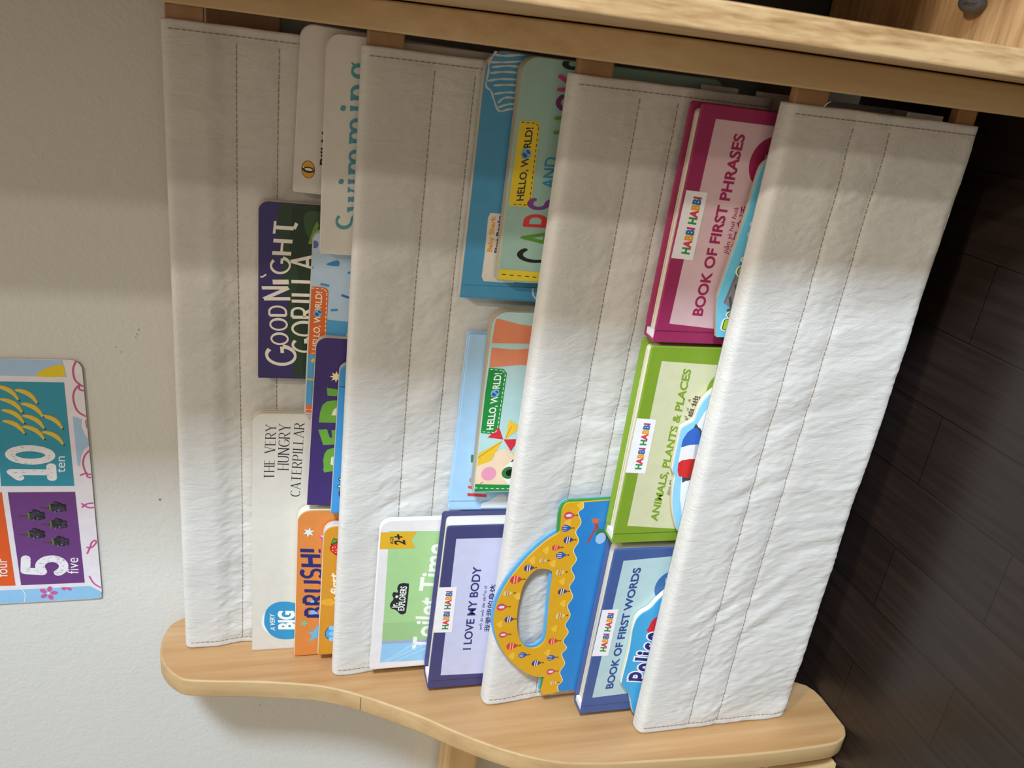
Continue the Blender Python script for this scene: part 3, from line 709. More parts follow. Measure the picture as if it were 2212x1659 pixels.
a.poly([(126.15, 6.83), (130.15, 8.57), (132.60, 12.11), (133.98, 16.24), (131.84, 20.73), (124.82, 23.03), (118.67, 20.18), (117.73, 15.73), (121.13, 10.20)], 'd12f2c', 3, 4)
for q in [(127.37, 8.87), (127.84, 11.12), (128.30, 13.89), (124.17, 9.01), (124.60, 12.32), (125.05, 15.37), (121.93, 12.01), (120.78, 14.70), (131.46, 15.05)]: a.circ(q, .55, 'f2d28a', 4)
a.poly([(130.83, 6.97), (135.35, 8.15), (138.16, 9.59), (136.63, 11.75), (139.91, 15.77), (136.54, 15.41), (133.64, 12.76), (131.00, 8.53)], '24451c', 4, 3); a.poly([(131.66, 7.63), (135.02, 8.52), (137.31, 9.80), (135.79, 11.79), (138.87, 15.12), (136.77, 14.79), (134.28, 12.56), (131.84, 8.66)], '4f9a34', 5, 3)
a.text('my first', [(50.84, 20.38), (98.13, 15.71), (51.30, 12.17)], 'f4ead0', 2, bold=.03)
a.circ([(26.13, 16.27)][0], 10.2, '123a55', 2); a.circ([(26.13, 16.27)][0], 9.5, '4aa3df', 3)
for q in [(32.75, 13.94), (25.68, 14.27), (18.91, 14.58)]: a.circ(q, 3.0, '8cc8ee', 4, 4.6)
a.poly([(64.62, -0.10), (67.27, 3.37), (68.04, 10.51), (63.35, 13.43), (60.03, 11.78), (60.41, 4.55)], 'e2a92c', 1, 4)
board_book('must', 'mustard yellow board book with strawberry and white words my first', 1, 'd0902a', a, 'd8cfc6', .010)

# -- middle pocket
a = Art(HGT('shark'))
for q in ([(190.02, 7.89), (185.34, 5.32), (180.44, 2.90), (173.50, 3.00), (164.07, 2.38), (160.80, 6.63), (155.41, 9.37), (147.56, 14.27), (149.36, 21.61), (152.12, 33.07)],
          [(186.07, 6.50), (186.39, 15.35), (190.32, 35.35)], [(180.44, 2.90), (182.07, 15.92), (185.76, 36.03)], [(177.24, 5.08), (179.88, 18.78), (179.71, 34.32)], [(173.08, 4.33), (175.44, 16.81), (176.01, 34.86)],
          [(167.45, 3.12), (170.28, 14.93), (171.36, 35.54)], [(164.73, 7.93), (166.83, 20.55), (166.77, 34.90)], [(158.93, 8.93), (161.57, 21.27), (161.32, 34.38)], [(152.80, 12.68), (157.75, 19.18), (157.18, 34.98)], [(149.91, 13.71), (153.31, 22.39), (153.46, 34.19)]):
    a.line(q, 1.5, 'c3ccd0', 2, 5, taper=lambda t: .55+.6*abs(math.sin(t*23)))
a.poly([(70.50, 17.42), (70.74, 39.12), (14.41, 44.09), (14.48, 18.78), (18.03, 16.67), (35.13, 16.83), (66.38, 16.02)], 'dfd9d2', 2)
a.text('Baby Shark', [(39.15, 22.45), (68.50, 22.04), (39.15, 18.70)], 'e0a22e', 3, bold=.035)
a.text('First Books', [(38.73, 28.09), (68.95, 27.48), (38.76, 24.73)], '27357c', 3, bold=.035)
a.line([(10.22, -3.35), (11.94, 73.52)], .6, '3c86b4', 2)
a.line([(11.16, 61.19), (4.70, 62.88), (0.67, 69.36), (6.22, 75.88)], 1.3, 'd5dadb', 2, 5); a.poly([(0.54, 67.17), (3.30, 76.34), (-3.96, 78.97), (-3.44, 67.33)], 'e3bf2c', 3)
board_book('shark', 'blue board book with white crayon scribble, marked Baby Shark First Books', 2, '4c98c2', a, 'cfc3b0', .016)
a = Art(HGT('cars'))
a.poly([(123.55, 3.12), (124.15, 16.28), (122.25, 19.03), (62.45, 20.12), (60.08, 18.14), (60.29, 2.21)], 'eacb30', 2)
a.dash([(122.45, 4.04), (122.66, 15.84), (120.59, 18.09), (64.28, 18.66), (61.67, 16.84), (61.63, 2.85)], .6, '2c2c30', 3)
hello(a, [(65.04, 13.42), (119.59, 14.04), (64.36, 8.00)], [(100.11, 11.03)][0], 4.6, '2b2b38')
a.poly([(9.66, -1.15), (8.06, 78.45), (-2.32, 77.26), (-0.16, -1.38)], 'e6cf3a', 2); a.dash([(5.37, 3.22), (3.38, 76.31)], .7, '2c2c30', 3, 3.4, 3)
a.pen('CARS', [(16.74, 43.67), (69.14, 47.50), (16.02, 15.72)], ['1d1f24', '5f9636', 'd8403c', '7f4391'], 3, w=.17, gap=.28)
a.text('AND', [(75.95, 36.84), (99.54, 36.30), (75.67, 27.10)], '3a8fc0', 3, bold=.012)
a.pen('TR', [(95.03, 59.34), (116.51, 58.08), (93.80, 39.60)], '24365e', 3, w=.17, gap=.26)
a.pen('UCK', [(118.12, 55.50), (161.47, 53.18), (116.22, 31.92)], ['6f9a3a', '7a3568', 'c9487e'], 3, w=.17, gap=.26)
a.pen('S', [(164.42, 56.63), (172.52, 56.55), (162.23, 32.14)], ['1f3a3c'], 3, w=.2)
board_book('cars', 'pale teal board book titled Cars and Truck in many coloured letters, with yellow label', 2, 'a0c3b9', a, 'bdb19b', .012)
a = Art(HGT('pale'))
a.poly([(-3.19, 25.09), (1.28, 29.86), (6.09, 30.60), (9.02, 37.13), (12.28, 41.77), (15.83, 46.64), (14.89, 51.84), (9.76, 53.73), (-3.66, 57.56)], 'd9dfe6', 2, 3)
for q, c in (([(17.24, 15.77), (15.63, 33.93), (12.64, 34.04), (13.99, 16.01)], 'cf3f34'), ([(24.90, 15.29), (23.98, 23.47), (20.74, 23.85), (22.25, 15.85)], 'd8502e'), ([(56.88, 14.47), (56.36, 20.94), (48.95, 21.82), (49.20, 15.10)], '3f7f4a'), ([(130.96, 15.41), (130.92, 21.96), (126.99, 22.44), (127.30, 15.72)], 'cc3340'), ([(32.78, 15.95), (32.48, 21.17), (28.68, 21.35), (28.99, 15.87)], 'd07ea2'), ([(86.75, 16.32), (87.06, 18.55), (83.77, 18.95), (83.73, 16.43)], '4f8a4c')):
    a.poly(q, c, 3)
hard_book('pale', 'light blue hardcover book with white cloud, behind the green labelled book', 2, 'a5cdee', a, 'e4e2da', .003)
a = Art(HGT('hw'))
PE = 'e08a66'
a.poly([(163.23, 3.10), (163.80, 5.61), (159.57, 23.85), (156.04, 55.74), (142.97, 57.59), (142.49, 1.80)], PE, 1); a.poly([(138.55, 2.22), (137.17, 21.75), (140.46, 57.94), (93.74, 51.88), (99.13, 35.92), (110.60, 35.97), (122.16, 34.52), (123.41, 33.14), (123.57, 28.23), (120.53, 1.98)], PE, 1)
a.poly([(120.27, 1.77), (119.61, 14.36), (115.72, 17.84), (60.74, 16.75), (57.89, 14.32), (59.44, -0.25)], '1f8a3c', 2)
a.dash([(119.02, 2.74), (118.33, 13.66), (115.19, 16.56), (62.10, 15.36), (59.53, 13.39), (60.66, 0.37)], .6, 'eef2ea', 3)
hello(a, [(62.79, 11.54), (115.90, 13.33), (62.53, 5.62)], [(97.03, 9.57)][0], 4.4, 'f2f4ee')
a.poly([(71.96, 25.11), (64.63, 36.92), (52.92, 22.90)], 'ecc23a', 3); a.poly([(65.08, 16.52), (52.93, 21.76), (54.92, 7.65)], 'cf2f3c', 3); a.poly([(52.92, 22.02), (53.25, 36.02), (41.09, 30.09)], 'cf2f3c', 3)
a.poly([(52.10, 21.23), (31.65, 12.87), (23.58, -0.69), (38.23, -0.12)], 'e8bd36', 3); a.line([(34.06, -0.21), (50.19, 20.06)], .7, 'b98a1e', 4); a.line([(54.83, 23.94), (65.47, 27.74)], .7, 'b98a1e', 4)
a.poly([(4.37, -0.08), (24.01, -1.23), (32.20, 13.82), (40.54, 16.46), (43.37, 25.25), (38.13, 32.48), (32.02, 47.12), (2.22, 58.81)], 'ecd2b4', 4, 4)
a.circ([(18.68, 12.33)][0], 6.9, 'e39ab4', 5)
a.poly([(19.59, 24.37), (29.99, 30.36), (30.71, 39.53), (17.75, 46.31), (7.72, 42.33), (7.08, 31.99)], 'f2f0ea', 5, 4)
a.circ([(19.48, 30.29)][0], 6.2, '2f7a3f', 6); a.circ([(19.47, 31.33)][0], 3.4, '15161a', 7)
for q in ([(30.54, 31.84), (33.61, 34.04)], [(29.38, 33.90), (32.17, 36.14)], [(26.81, 34.85), (28.61, 37.85)]): a.line(q, 1.2, '1b1b1e', 6)
a.poly([(39.54, 31.42), (39.12, 43.65), (34.89, 44.18), (34.32, 33.95)], 'ead03c', 5)
a.line([(8.83, 5.46), (10.20, 8.25)], .6, 'b03a48', 5)
a.poly([(8.73, -2.78), (4.72, 77.13), (-4.20, 78.39), (0.40, -2.61)], '1f8a3c', 8); a.dash([(4.65, 0.15), (0.42, 77.74)], .7, 'eef2ea', 9, 2.8, 2.2)
board_book('hw', 'board book with green Hello, World label and a round cartoon face with pink cheek', 2, 'b4d6d6', a, 'b5a992', .013)
a = Art(HGT('toilet'))
a.poly([(160.68, 8.54), (157.24, 86.90), (31.25, 84.44), (34.09, 9.83)], 'a6cf92', 1); a.poly([(55.78, 9.25), (54.41, 84.39), (31.25, 84.44), (34.09, 9.83)], '9cc48a', 2)
a.poly([(34.09, 9.83), (31.25, 84.44), (28.43, 84.49), (30.53, 9.84)], '9fa9cf', 2)
a.poly([(30.53, 9.84), (28.43, 84.49), (5.12, 85.88), (8.13, 9.24)], '92c8ee', 2)
for q in ([(8.54, 15.99), (26.28, 51.14)], [(7.73, 23.74), (23.52, 58.07)], [(8.04, 12.74), (28.54, 42.09)]): a.line(q, 1.6, 'a9d6f2', 3)
a.poly([(15.51, 53.71), (15.09, 67.82), (5.47, 68.69), (6.95, 54.42)], '3c9bd8', 3)
a.poly([(159.58, 0.93), (158.96, 33.83), (150.01, 29.56), (140.94, 33.78), (141.56, 0.40)], 'e0ae2c', 3)
a.text('AGE', [(146.29, 13.15), (154.58, 12.70), (146.44, 10.18)], '262b2c', 4, bold=.02); a.text('2+', [(145.00, 24.35), (156.60, 21.66), (145.72, 14.83)], '262b2c', 4, bold=.03)
a.poly([(101.36, 29.01), (97.73, 31.19), (70.26, 30.76), (65.85, 29.25), (65.63, 25.40), (70.79, 20.76), (73.56, 15.68), (78.62, 14.81), (84.17, 17.52), (88.17, 16.19), (92.00, 16.99), (91.45, 21.04), (96.93, 20.24), (101.41, 22.46)], '1d2a2c', 3, 4)
a.text('jr.', [(73.09, 21.67), (79.16, 21.46), (73.51, 16.32)], 'f0f2ec', 4, bold=.03); a.text('EXPLORERS', [(69.64, 28.55), (97.86, 29.27), (70.23, 22.72)], 'f0f2ec', 4, bold=.02)
a.star([(86.55, 20.53)][0], 2.3, 6, 'f0f2ec', 4, .4)
a.text('Toilet Time', [(18.01, 61.24), (143.41, 63.69), (20.90, 40.46)], 'eff0ea', 3, bold=.02)
board_book('toilet', 'white bordered green book titled Toilet Time with yellow age tag', 2, 'e6e3e4', a, 'f0eee8', .010)
a = Art(HGT('body'))
a.poly([(172.92, 9.69), (172.29, 69.09), (12.97, 77.07), (15.34, 11.57)], 'c9cbe6', 1)
NV = '363a72'
a.text('I LOVE MY BODY', [(44.78, 37.93), (141.70, 36.78), (45.16, 30.37)], NV, 3, bold=.022)
a.text('wǒ ài wǒ de shēn tǐ', [(67.66, 45.98), (119.93, 45.08), (67.87, 43.31)], NV, 3, bold=.01); a.text('我爱我的身体', [(65.07, 55.17), (120.67, 54.49), (65.60, 48.45)], NV, 3, bold=.015)
hard_book('body', 'navy hardcover book titled I Love My Body with a lavender panel', 2, '444473', a, 'efead9', .003, tip='e9e7ea',
          sticker=([(120.54, -1.54), (119.92, 16.10), (67.51, 16.96), (68.50, -0.74)], [(('HABBI HABBI', [(71.43, 12.55), (115.61, 12.16), (71.84, 7.15)], HABBI, 8), dict(bold=.05))]))

# -- lowest pocket
OUT = [(237.43, 55.45), (237.29, 33.62), (235.89, 6.12), (235.49, -6.24), (233.78, -9.91), (229.26, -11.65), (222.69, -11.82), (210.69, -10.88), (205.06, -11.23), (202.13, -15.14), (196.38, -22.36), (184.67, -33.06), (171.43, -42.37), (155.27, -51.39), (137.30, -57.80), (118.73, -60.26), (100.89, -58.07), (82.18, -50.88), (65.70, -39.67), (49.96, -24.32), (41.80, -11.06), (39.86, -2.36), (38.43, -1.05), (28.07, -1.41), (21.23, -1.77), (17.44, 2.39), (19.15, 15.71), (19.98, 30.98), (22.20, 63.31)]
OUT = OUT[:2]+smooth_loop(OUT[2:-2], 3, False)+OUT[-2:]
OUT = OUT+[(OUT[-1][0]+2, HGT('handle')*1000), (OUT[0][0], HGT('handle')*1000)]
HOLE = smooth_loop([(159.72, -10.91), (165.31, -14.45), (167.36, -23.00), (164.01, -30.08), (150.07, -36.91), (125.78, -38.89), (103.47, -36.63), (87.68, -31.89), (78.39, -24.31), (76.07, -16.31), (79.47, -9.90), (87.18, -6.80), (108.48, -7.67), (138.15, -9.88)], 4)
a = Art(HGT('handle'))
WV = [(235.49, 6.44), (229.69, 6.95), (225.46, 3.17), (214.63, 7.54), (205.34, 4.07), (195.59, 8.53), (185.70, 5.10), (175.42, 9.66), (165.76, 6.12), (155.49, 10.96), (145.33, 7.70), (133.89, 12.75), (123.83, 9.14), (112.42, 13.68), (101.52, 10.40), (92.57, 14.95), (82.41, 11.35), (73.83, 16.27), (66.37, 12.31), (54.75, 17.33), (44.19, 13.95), (33.63, 18.40), (27.04, 14.46), (19.72, 16.46)]
R_ = [(19.81, 32.42), (22.20, 63.31), (237.43, 55.45), (237.29, 33.62)]
wv = smooth_loop(WV, 5, False)
a.poly(wv+[R_[0], R_[1], (R_[1][0]+2, HGT('handle')*1000-2), (R_[2][0]-1, HGT('handle')*1000-2), R_[2], R_[3]], '2a80c6', 1)
a.line(wv, .7, 'f2dca0', 2)
BAL = [(222.69, -4.61), (209.51, -5.19), (197.02, -1.37), (189.46, -11.76), (180.88, -5.84), (176.22, -22.06), (168.88, -34.29), (156.94, -44.76), (142.48, -50.46), (127.39, -54.04), (112.84, -45.58), (95.57, -48.72), (81.33, -38.85), (69.36, -26.74), (58.12, -11.82), (63.26, 2.49), (45.98, 4.89), (31.37, 9.63), (83.35, 1.25), (112.76, 4.06), (140.52, 1.70), (162.40, -3.77)]
TY = 'ABCDBECDEACADBCBAEDECE'
SZ = [5, 4.6, 4.6, 4, 4.8, 3.6, 4.6, 5.6, 4.4, 5, 4.4, 4.4, 5.4, 4.4, 4.6, 4.4, 4.6, 3.6, 4.8, 4.8, 4.4, 4.4]
for (u_, v_), t_, s_ in zip(BAL, TY, SZ):
    c1, c2 = {'A': ('d2485a', 'cfe0ee'), 'B': ('2f55b0', 'e8d9a0'), 'C': ('4b3a7c', 'e9e4da'), 'D': ('cf3a4a', 'f0b070'), 'E': ('d8c878', 'c86a50')}[t_]
    a.poly([(u_+.98*s_*.8*x, v_+s_*y) for x, y in ((-.1, 1.0), (-.55, .55), (-.95, .05), (-.95, -.5), (-.5, -.9), (0, -1), (.5, -.9), (.95, -.5), (.95, .05), (.55, .55), (.1, 1.0))], c1, 2, 2)
    if t_ in 'AB':
        for dx in ((0,) if t_ == 'A' else (-.4, 0, .4)): a.poly([(u_+s_*(dx+x), v_+s_*y) for x, y in (((-.22, .4), (-.3, -.3), (0, -.75), (.3, -.3), (.22, .4)) if t_ == 'A' else ((-.06, .1), (-.06, -.8), (.06, -.8), (.06, .1)))], c2, 3)
    else:
        for dy in (-.3, .15): a.poly([(u_+s_*x, v_+s_*(y+dy)) for x, y in ((-.72, .1), (-.72, -.1), (.72, -.1), (.72, .1))], c2, 3)
    a.poly([(u_-.6, v_+s_*1.35), (u_+.6, v_+s_*1.35), (u_+.5, v_+s_*1.35+1.2), (u_-.5, v_+s_*1.35+1.2)], '3a2c28', 3)
    a.line([(u_-.5, v_+s_*.95), (u_-.4, v_+s_*1.4)], .25, '3a2c28', 3); a.line([(u_+.5, v_+s_*.95), (u_+.4, v_+s_*1.4)], .25, '3a2c28', 3)
for q in [(215.12, -4.73), (186.77, -20.90), (176.79, -32.17), (172.19, -12.34), (151.91, -0.14), (138.22, -40.97), (126.85, 4.43), (107.93, -53.86), (69.72, -2.41), (97.99, 0.30), (69.36, -37.53), (232.67, 4.18)]:
    for dx, dy, r_ in ((0, 0, 2.6), (2.2, .7, 2.0), (-2, .8, 2.0), (.4, -1.6, 1.8)): a.circ((q[0]+dx, q[1]+dy), r_, 'eab93c', 1)
a.line([(215.41, 21.75), (208.62, 22.35), (193.10, 17.42)], 2.2, 'a8484c', 2); a.line([(215.41, 21.75), (206.46, 25.31)], 2.4, '8d4a50', 2); a.poly([(218.70, 16.71), (218.41, 24.40), (213.31, 23.80), (213.78, 18.60)], 'c86848', 3)
a.poly([(207.86, 24.41), (206.01, 35.72), (199.02, 38.35), (200.88, 27.62), (201.75, 23.59)], '2f7a4a', 3); a.circ([(197.37, 29.30)][0], 6.0, '9fc0e4', 4, 5); a.line([(204.88, 30.11), (195.02, 35.19)], 2.5, '3b7d57', 3)
for (p0, p1) in (([(190.38, 16.61)][0], [(90.34, 26.01)][0]), ):
    pass
t_ = FR['handle'][6]
shaped_book('handle', 'yellow and blue carry-handle board book patterned with hot-air balloons', 3, OUT,
            [('front_cover', None, 0, .0016, (0, 0)), ('page', ink('62aee6'), .0042, t_, (.2, -1.6))], a, HOLE, cover='d8a322')
gp = [(u/1000, HGT('handle')-v/1000) for u, v in [(239.04, 55.12), (237.21, -7.15), (234.76, -12.05), (229.35, -14.13), (222.79, -14.56), (205.68, -13.08), (201.96, -11.36), (152.42, -7.97), (77.82, -5.65), (37.99, -2.90), (22.44, -2.22), (22.20, 63.31)]]
gp = gp+[(gp[-1][0], 0), (gp[0][0], 0)]
hb = [o for o in C.objects if o.get('label', '').startswith('yellow and blue carry')][0]
obj('page', prism(gp, .0018, .0040, .0002, 1), ink('3d8f4a'), hb, 'green page without a handle')
def habbi(key, label, cover, panel_c, txt, quad, titles, sticker, sp3, circ=None, tip='eceaf0'):
    a = Art(HGT(key)); a.poly(quad, panel_c, 1)
    if circ:
        c, r, cc, extra = circ; a.circ(c, r, cc, 2)
        for s_, p3 in extra: a.text(s_, p3, 'e8e4e8', 3)
    for s_, p3, b_, *c_ in titles: a.text(s_, p3, c_[0] if c_ else txt, 3, bold=b_)
    return hard_book(key, label, 3, cover, a, 'e9e2cf', .002, tip=tip, sticker=(sticker, [(('HABBI HABBI', sp3, HABBI, 8), dict(bold=.05))]))
habbi('pink', 'magenta hardcover titled Book of First Phrases', '9e3160', 'dcbcc4', 'a02a5c', [(169.33, 12.77), (168.93, 109.69), (7.09, 122.14), (14.74, 10.73)],
      [('BOOK OF FIRST PHRASES', [(22.14, 37.41), (160.84, 38.65), (22.47, 29.08)], .032), ('jiǎn yì huì huà', [(72.88, 46.95), (108.75, 47.03), (73.44, 43.32)], .01), ('简易会话', [(72.85, 56.89), (109.57, 57.43), (73.77, 48.47)], .02)],
      [(118.06, 1.32), (117.58, 19.02), (66.24, 18.82), (67.06, 0.44)], [(70.54, 14.40), (113.65, 14.72), (70.93, 8.25)],
      ([(142.75, 67.32)][0], 20.0, 'a02a5c', [('my', [(143.69, 61.63), (148.78, 61.60), (144.07, 57.83)])]))
habbi('green', 'lime green hardcover titled Animals, Plants & Places', '7c9c2e', 'cfd0aa', '7c9c28', [(171.10, 10.82), (167.57, 88.63), (6.77, 106.47), (16.81, 11.12)],
      [('ANIMALS, PLANTS & PLACES', [(20.19, 38.73), (164.18, 38.32), (21.49, 32.20)], .032), ('dòng wù', [(46.53, 45.26), (61.57, 44.14), (47.21, 41.79)], 0, '5a4038'), ('qī', [(119.22, 44.39), (122.97, 44.33), (119.62, 42.03)], 0, '5a4038'), ('xī', [(127.23, 44.54), (130.28, 44.24), (127.48, 42.22)], 0, '5a4038'), ('dì', [(135.17, 44.30), (138.06, 44.15), (135.41, 41.99)], 0, '5a4038'), ('动植物栖息地', [(77.97, 48.14), (140.52, 52.74), (79.47, 41.26)], .015, '5a4038')], [(120.82, -0.82), (119.42, 16.85), (68.64, 17.26), (70.09, -0.98)], [(72.92, 12.51), (115.96, 12.22), (73.29, 7.12)],
      ([(147.09, 73.95)][0], 17.5, '7c9c28', []))
habbi('words', 'blue hardcover titled Book of First Words', '455d95', 'b5d0d4', '35508e', [(176.84, 10.18), (180.90, 81.62), (22.64, 102.18), (18.73, 9.15)],
      [('BOOK OF FIRST WORDS', [(28.50, 28.39), (168.75, 28.91), (28.35, 21.25)], .032)], [(123.87, -0.16), (123.72, 15.93), (69.77, 15.95), (70.44, -0.74)], [(74.91, 12.05), (119.32, 11.95), (75.71, 6.60)],
      ([(146.04, 65.88)][0], 18.5, '3f6fa8', [('also my', [(141.01, 60.38), (155.75, 58.07), (141.51, 56.96)])]))
def closed(o_, key, xa, xb):
    H = HGT(key)*1000; return o_+[(xb, H), (xa, H)]
# fire station
o_ = [(144.86, 30.80), (142.75, 16.95), (139.28, 12.29), (135.42, 8.25), (129.52, 6.10), (116.06, 4.84), (103.34, 4.14), (80.98, 1.73), (38.36, -3.73), (29.46, -3.33), (19.48, -1.72), (0.71, 2.71)]
o_ = closed([o_[-1]][:0]+o_, 'fire', WID('fire')+6, o_[-1][0]) if False else o_
H_ = HGT('fire')*1000
OUT = [(o_[0][0], H_)]+[o_[0]]+smooth_loop(o_[1:-1], 4, False)+[o_[-1], (o_[-1][0], H_)]
a = Art(HGT('fire'))
a.poly([(28.90, 2.38), (73.52, 10.85), (84.00, 48.92), (14.60, 60.44), (23.05, 16.88), (26.08, 6.98)], '8d8a8c', 1); a.line([(28.90, 2.38), (73.52, 10.85)], 1.6, '777477', 2)
for q in ([(34.34, 5.84), (21.99, 10.62)], [(44.36, 8.30), (33.17, 13.15)], [(22.82, 6.08), (30.61, 23.62)]): a.line(q, 2.2, '5a585c', 2)
p3 = [(6.92, 24.97), (113.38, 28.52), (7.39, 8.02)]
for w_, c_, l_ in ((.50, 'f1efe6', 3), (.33, '23301c', 5), (.24, 'a9cf2a', 7)): a.pen('Fire Station', p3, c_, l_, w=w_, gap=.34, fit=.24)
t_ = FR['fire'][6]
shaped_book('fire', 'light blue sloping board book with lime letters reading Fire Station', 3, OUT, [('front_cover', None, 0, .0010, (0, 0)), ('page', 'b3a695', .0011, t_, (.3, -.3))], a, cover='6cc3e0')
# ambulance roof book
o_ = [(141.83, 15.02), (140.34, 1.00), (137.23, -3.60), (131.93, -8.55), (123.98, -12.89), (115.99, -14.39), (110.18, -15.44), (107.94, -18.06), (104.18, -23.89), (100.76, -25.71), (88.04, -25.63), (68.60, -25.37), (62.48, -24.56), (56.25, -21.00), (44.75, -20.29), (27.13, -16.96), (13.06, -12.17), (-0.60, -4.39), (-8.19, 8.83)]
H_ = HGT('amb')*1000
OUT = [(o_[0][0], H_), o_[0]]+smooth_loop(o_[1:], 4, False)+[(o_[-1][0], H_)]
a = Art(HGT('amb'))
a.poly([(138.49, 28.65), (132.92, 2.85), (126.25, -3.59), (116.90, -8.51), (104.33, -12.73), (56.12, -15.28), (36.77, -12.41), (13.79, -5.26), (-6.20, 10.30), (-6.34, 57.50)], 'eceef2', 1)
a.poly([(103.26, -14.72), (103.61, -10.57), (101.15, -7.46), (94.75, -4.85), (78.56, -3.47), (56.83, -3.90), (53.53, -6.38), (52.76, -10.37), (55.16, -14.70)], '3a4650', 2, 3)
a.poly([(85.07, -22.35), (92.58, -22.25), (99.11, -19.43), (102.71, -15.23), (102.98, -11.69), (99.79, -8.23), (87.68, -5.36), (87.21, -14.61)], '3566bd', 3)
a.poly([(85.07, -22.35), (87.21, -14.61), (87.68, -5.36), (73.70, -4.44), (73.81, -11.98), (72.61, -19.00), (70.22, -21.55)], 'e9e9e9', 3)
a.poly([(87.53, -9.70), (87.68, -5.36), (73.70, -4.44), (73.76, -8.49)], 'b9c0c4', 4)
a.poly([(70.22, -21.55), (72.61, -19.00), (73.81, -11.98), (73.70, -4.44), (64.45, -3.83), (57.33, -4.67), (55.23, -9.37), (57.52, -18.17), (62.87, -20.64)], 'cf2a2a', 3)
a.poly([(73.79, -10.15), (73.70, -4.44), (64.45, -3.83), (57.33, -4.67), (55.23, -9.37)], 'a8302c', 4)
t_ = FR['amb'][6]
shaped_book('amb', 'white and sky blue vehicle-shaped board book with blue, white and red roof light', 3, OUT, [('front_cover', None, 0, .0010, (0, 0)), ('page', 'dcd3bd', .0011, t_, (.2, -.6))], a, cover='8fcdf0')
# police
o_ = [(153.68, 34.23), (147.44, 20.77), (141.29, 13.33), (134.03, 7.04), (127.08, 2.97), (123.04, -1.27), (120.28, -5.76), (114.34, -9.90), (106.24, -11.24), (98.82, -11.44), (76.05, -10.15), (41.12, -10.78), (35.60, -9.16), (21.82, 0.57), (9.85, 5.03), (-1.26, 8.96), (-3.00, 11.51), (-3.00, 20.81)]
H_ = HGT('police')*1000
OUT = [(o_[0][0], H_), o_[0]]+smooth_loop(o_[1:], 4, False)+[(o_[-1][0], H_)]
a = Art(HGT('police'))
a.poly([(98.48, 4.05), (104.89, 4.04), (110.11, 5.10), (114.31, 7.95), (116.35, 12.64), (116.70, 27.57), (92.22, 25.36)], 'd02c38', 1, 3)
p3 = [(37.89, 14.25), (96.15, 17.88), (41.27, -3.21)]
for w_, c_, l_ in ((.44, 'eef0f4', 2), (.24, '2b2a70', 4)): a.pen('Police', p3, c_, l_, w=w_, gap=.28, fit=.24, serif=.14 if w_ < .3 else .24, sw=.14 if w_ < .3 else .34)
t_ = FR['police'][6]
shaped_book('police', 'sky blue wavy-topped board book with navy letters reading Police', 3, OUT, [('front_cover', None, 0, .0010, (0, 0)), ('page', 'e6e1cd', .0011, t_, (.4, -.4))], a, cover='45a6da')

# ---------------------------------------------------------------- poster
M, W, H, t = frame('poster')
root = thing('poster', 'numbers poster with rounded corners on the wall above the bookshelf', 'poster', mw=M)
a = Art(H)
a.poly([(262.60, 283.97), (262.17, 384.46), (245.62, 387.01), (246.48, 281.84)], 'a9c6e6', 1); a.poly([(16.41, 251.37), (16.21, 389.67), (7.02, 401.44), (4.25, 400.94), (1.76, 399.49), (0.23, 396.83), (-0.23, 394.25), (-0.89, 249.08)], '8fc3e8', 1)
a.poly([(246.22, 362.45), (253.39, 370.50), (257.66, 383.68), (252.01, 385.85), (246.07, 383.42)], 'e8cc1e', 2, 3)
a.poly([(240.50, 328.32), (240.32, 384.35), (132.89, 384.50), (134.31, 321.55)], '2f93ac', 2); a.poly([(240.57, 332.88), (240.58, 333.69), (134.34, 327.79), (134.44, 316.77)], '2f93ac', 2)
a.poly([(127.43, 328.07), (126.41, 384.60), (20.76, 385.28), (21.45, 328.70)], '6a3a7e', 2)
a.poly([(128.70, 263.52), (127.57, 323.10), (21.37, 323.87), (23.87, 260.95)], 'dd5a22', 2); a.poly([(240.74, 278.50), (240.65, 327.00), (134.32, 321.27), (135.05, 264.37)], 'c63a86', 1)
a.poly([(240.50, 328.32), (240.52, 329.12), (134.27, 323.24), (134.32, 321.27)], 'ece8ee', 3)
def scratch(s_, p3, lay, back):
    a.pen(s_, p3, 'ecebf0', lay, w=.25, gap=.16)
    (ax, ay), (bx, by), (cx, cy) = p3
    for _ in range(70):
        f, g = random.uniform(0, 1), random.uniform(0, 1); q = (ax+(bx-ax)*f+(cx-ax)*g, ay+(by-ay)*f+(cy-ay)*g)
        an = random.uniform(-.5, .5)+1.57; l_ = random.uniform(1, 3.4); a.line([q, (q[0]+l_*math.cos(an), q[1]+l_*math.sin(an))], .28, back, lay+1)
scratch('10', [(138.81, 366.18), (176.33, 367.40), (139.96, 333.19)], 3, '2f93ac'); scratch('5', [(30.16, 367.02), (54.14, 369.88), (32.94, 333.44)], 3, '6a3a7e')
a.text('ten', [(147.54, 378.00), (164.91, 379.11), (147.70, 369.85)], 'ecebf0', 3); a.text('five', [(32.02, 380.48), (51.03, 381.60), (32.66, 370.31)], 'ecebf0', 3); a.text('four', [(32.28, 318.10), (53.30, 319.68), (32.91, 308.37)], 'ecebf0', 3)
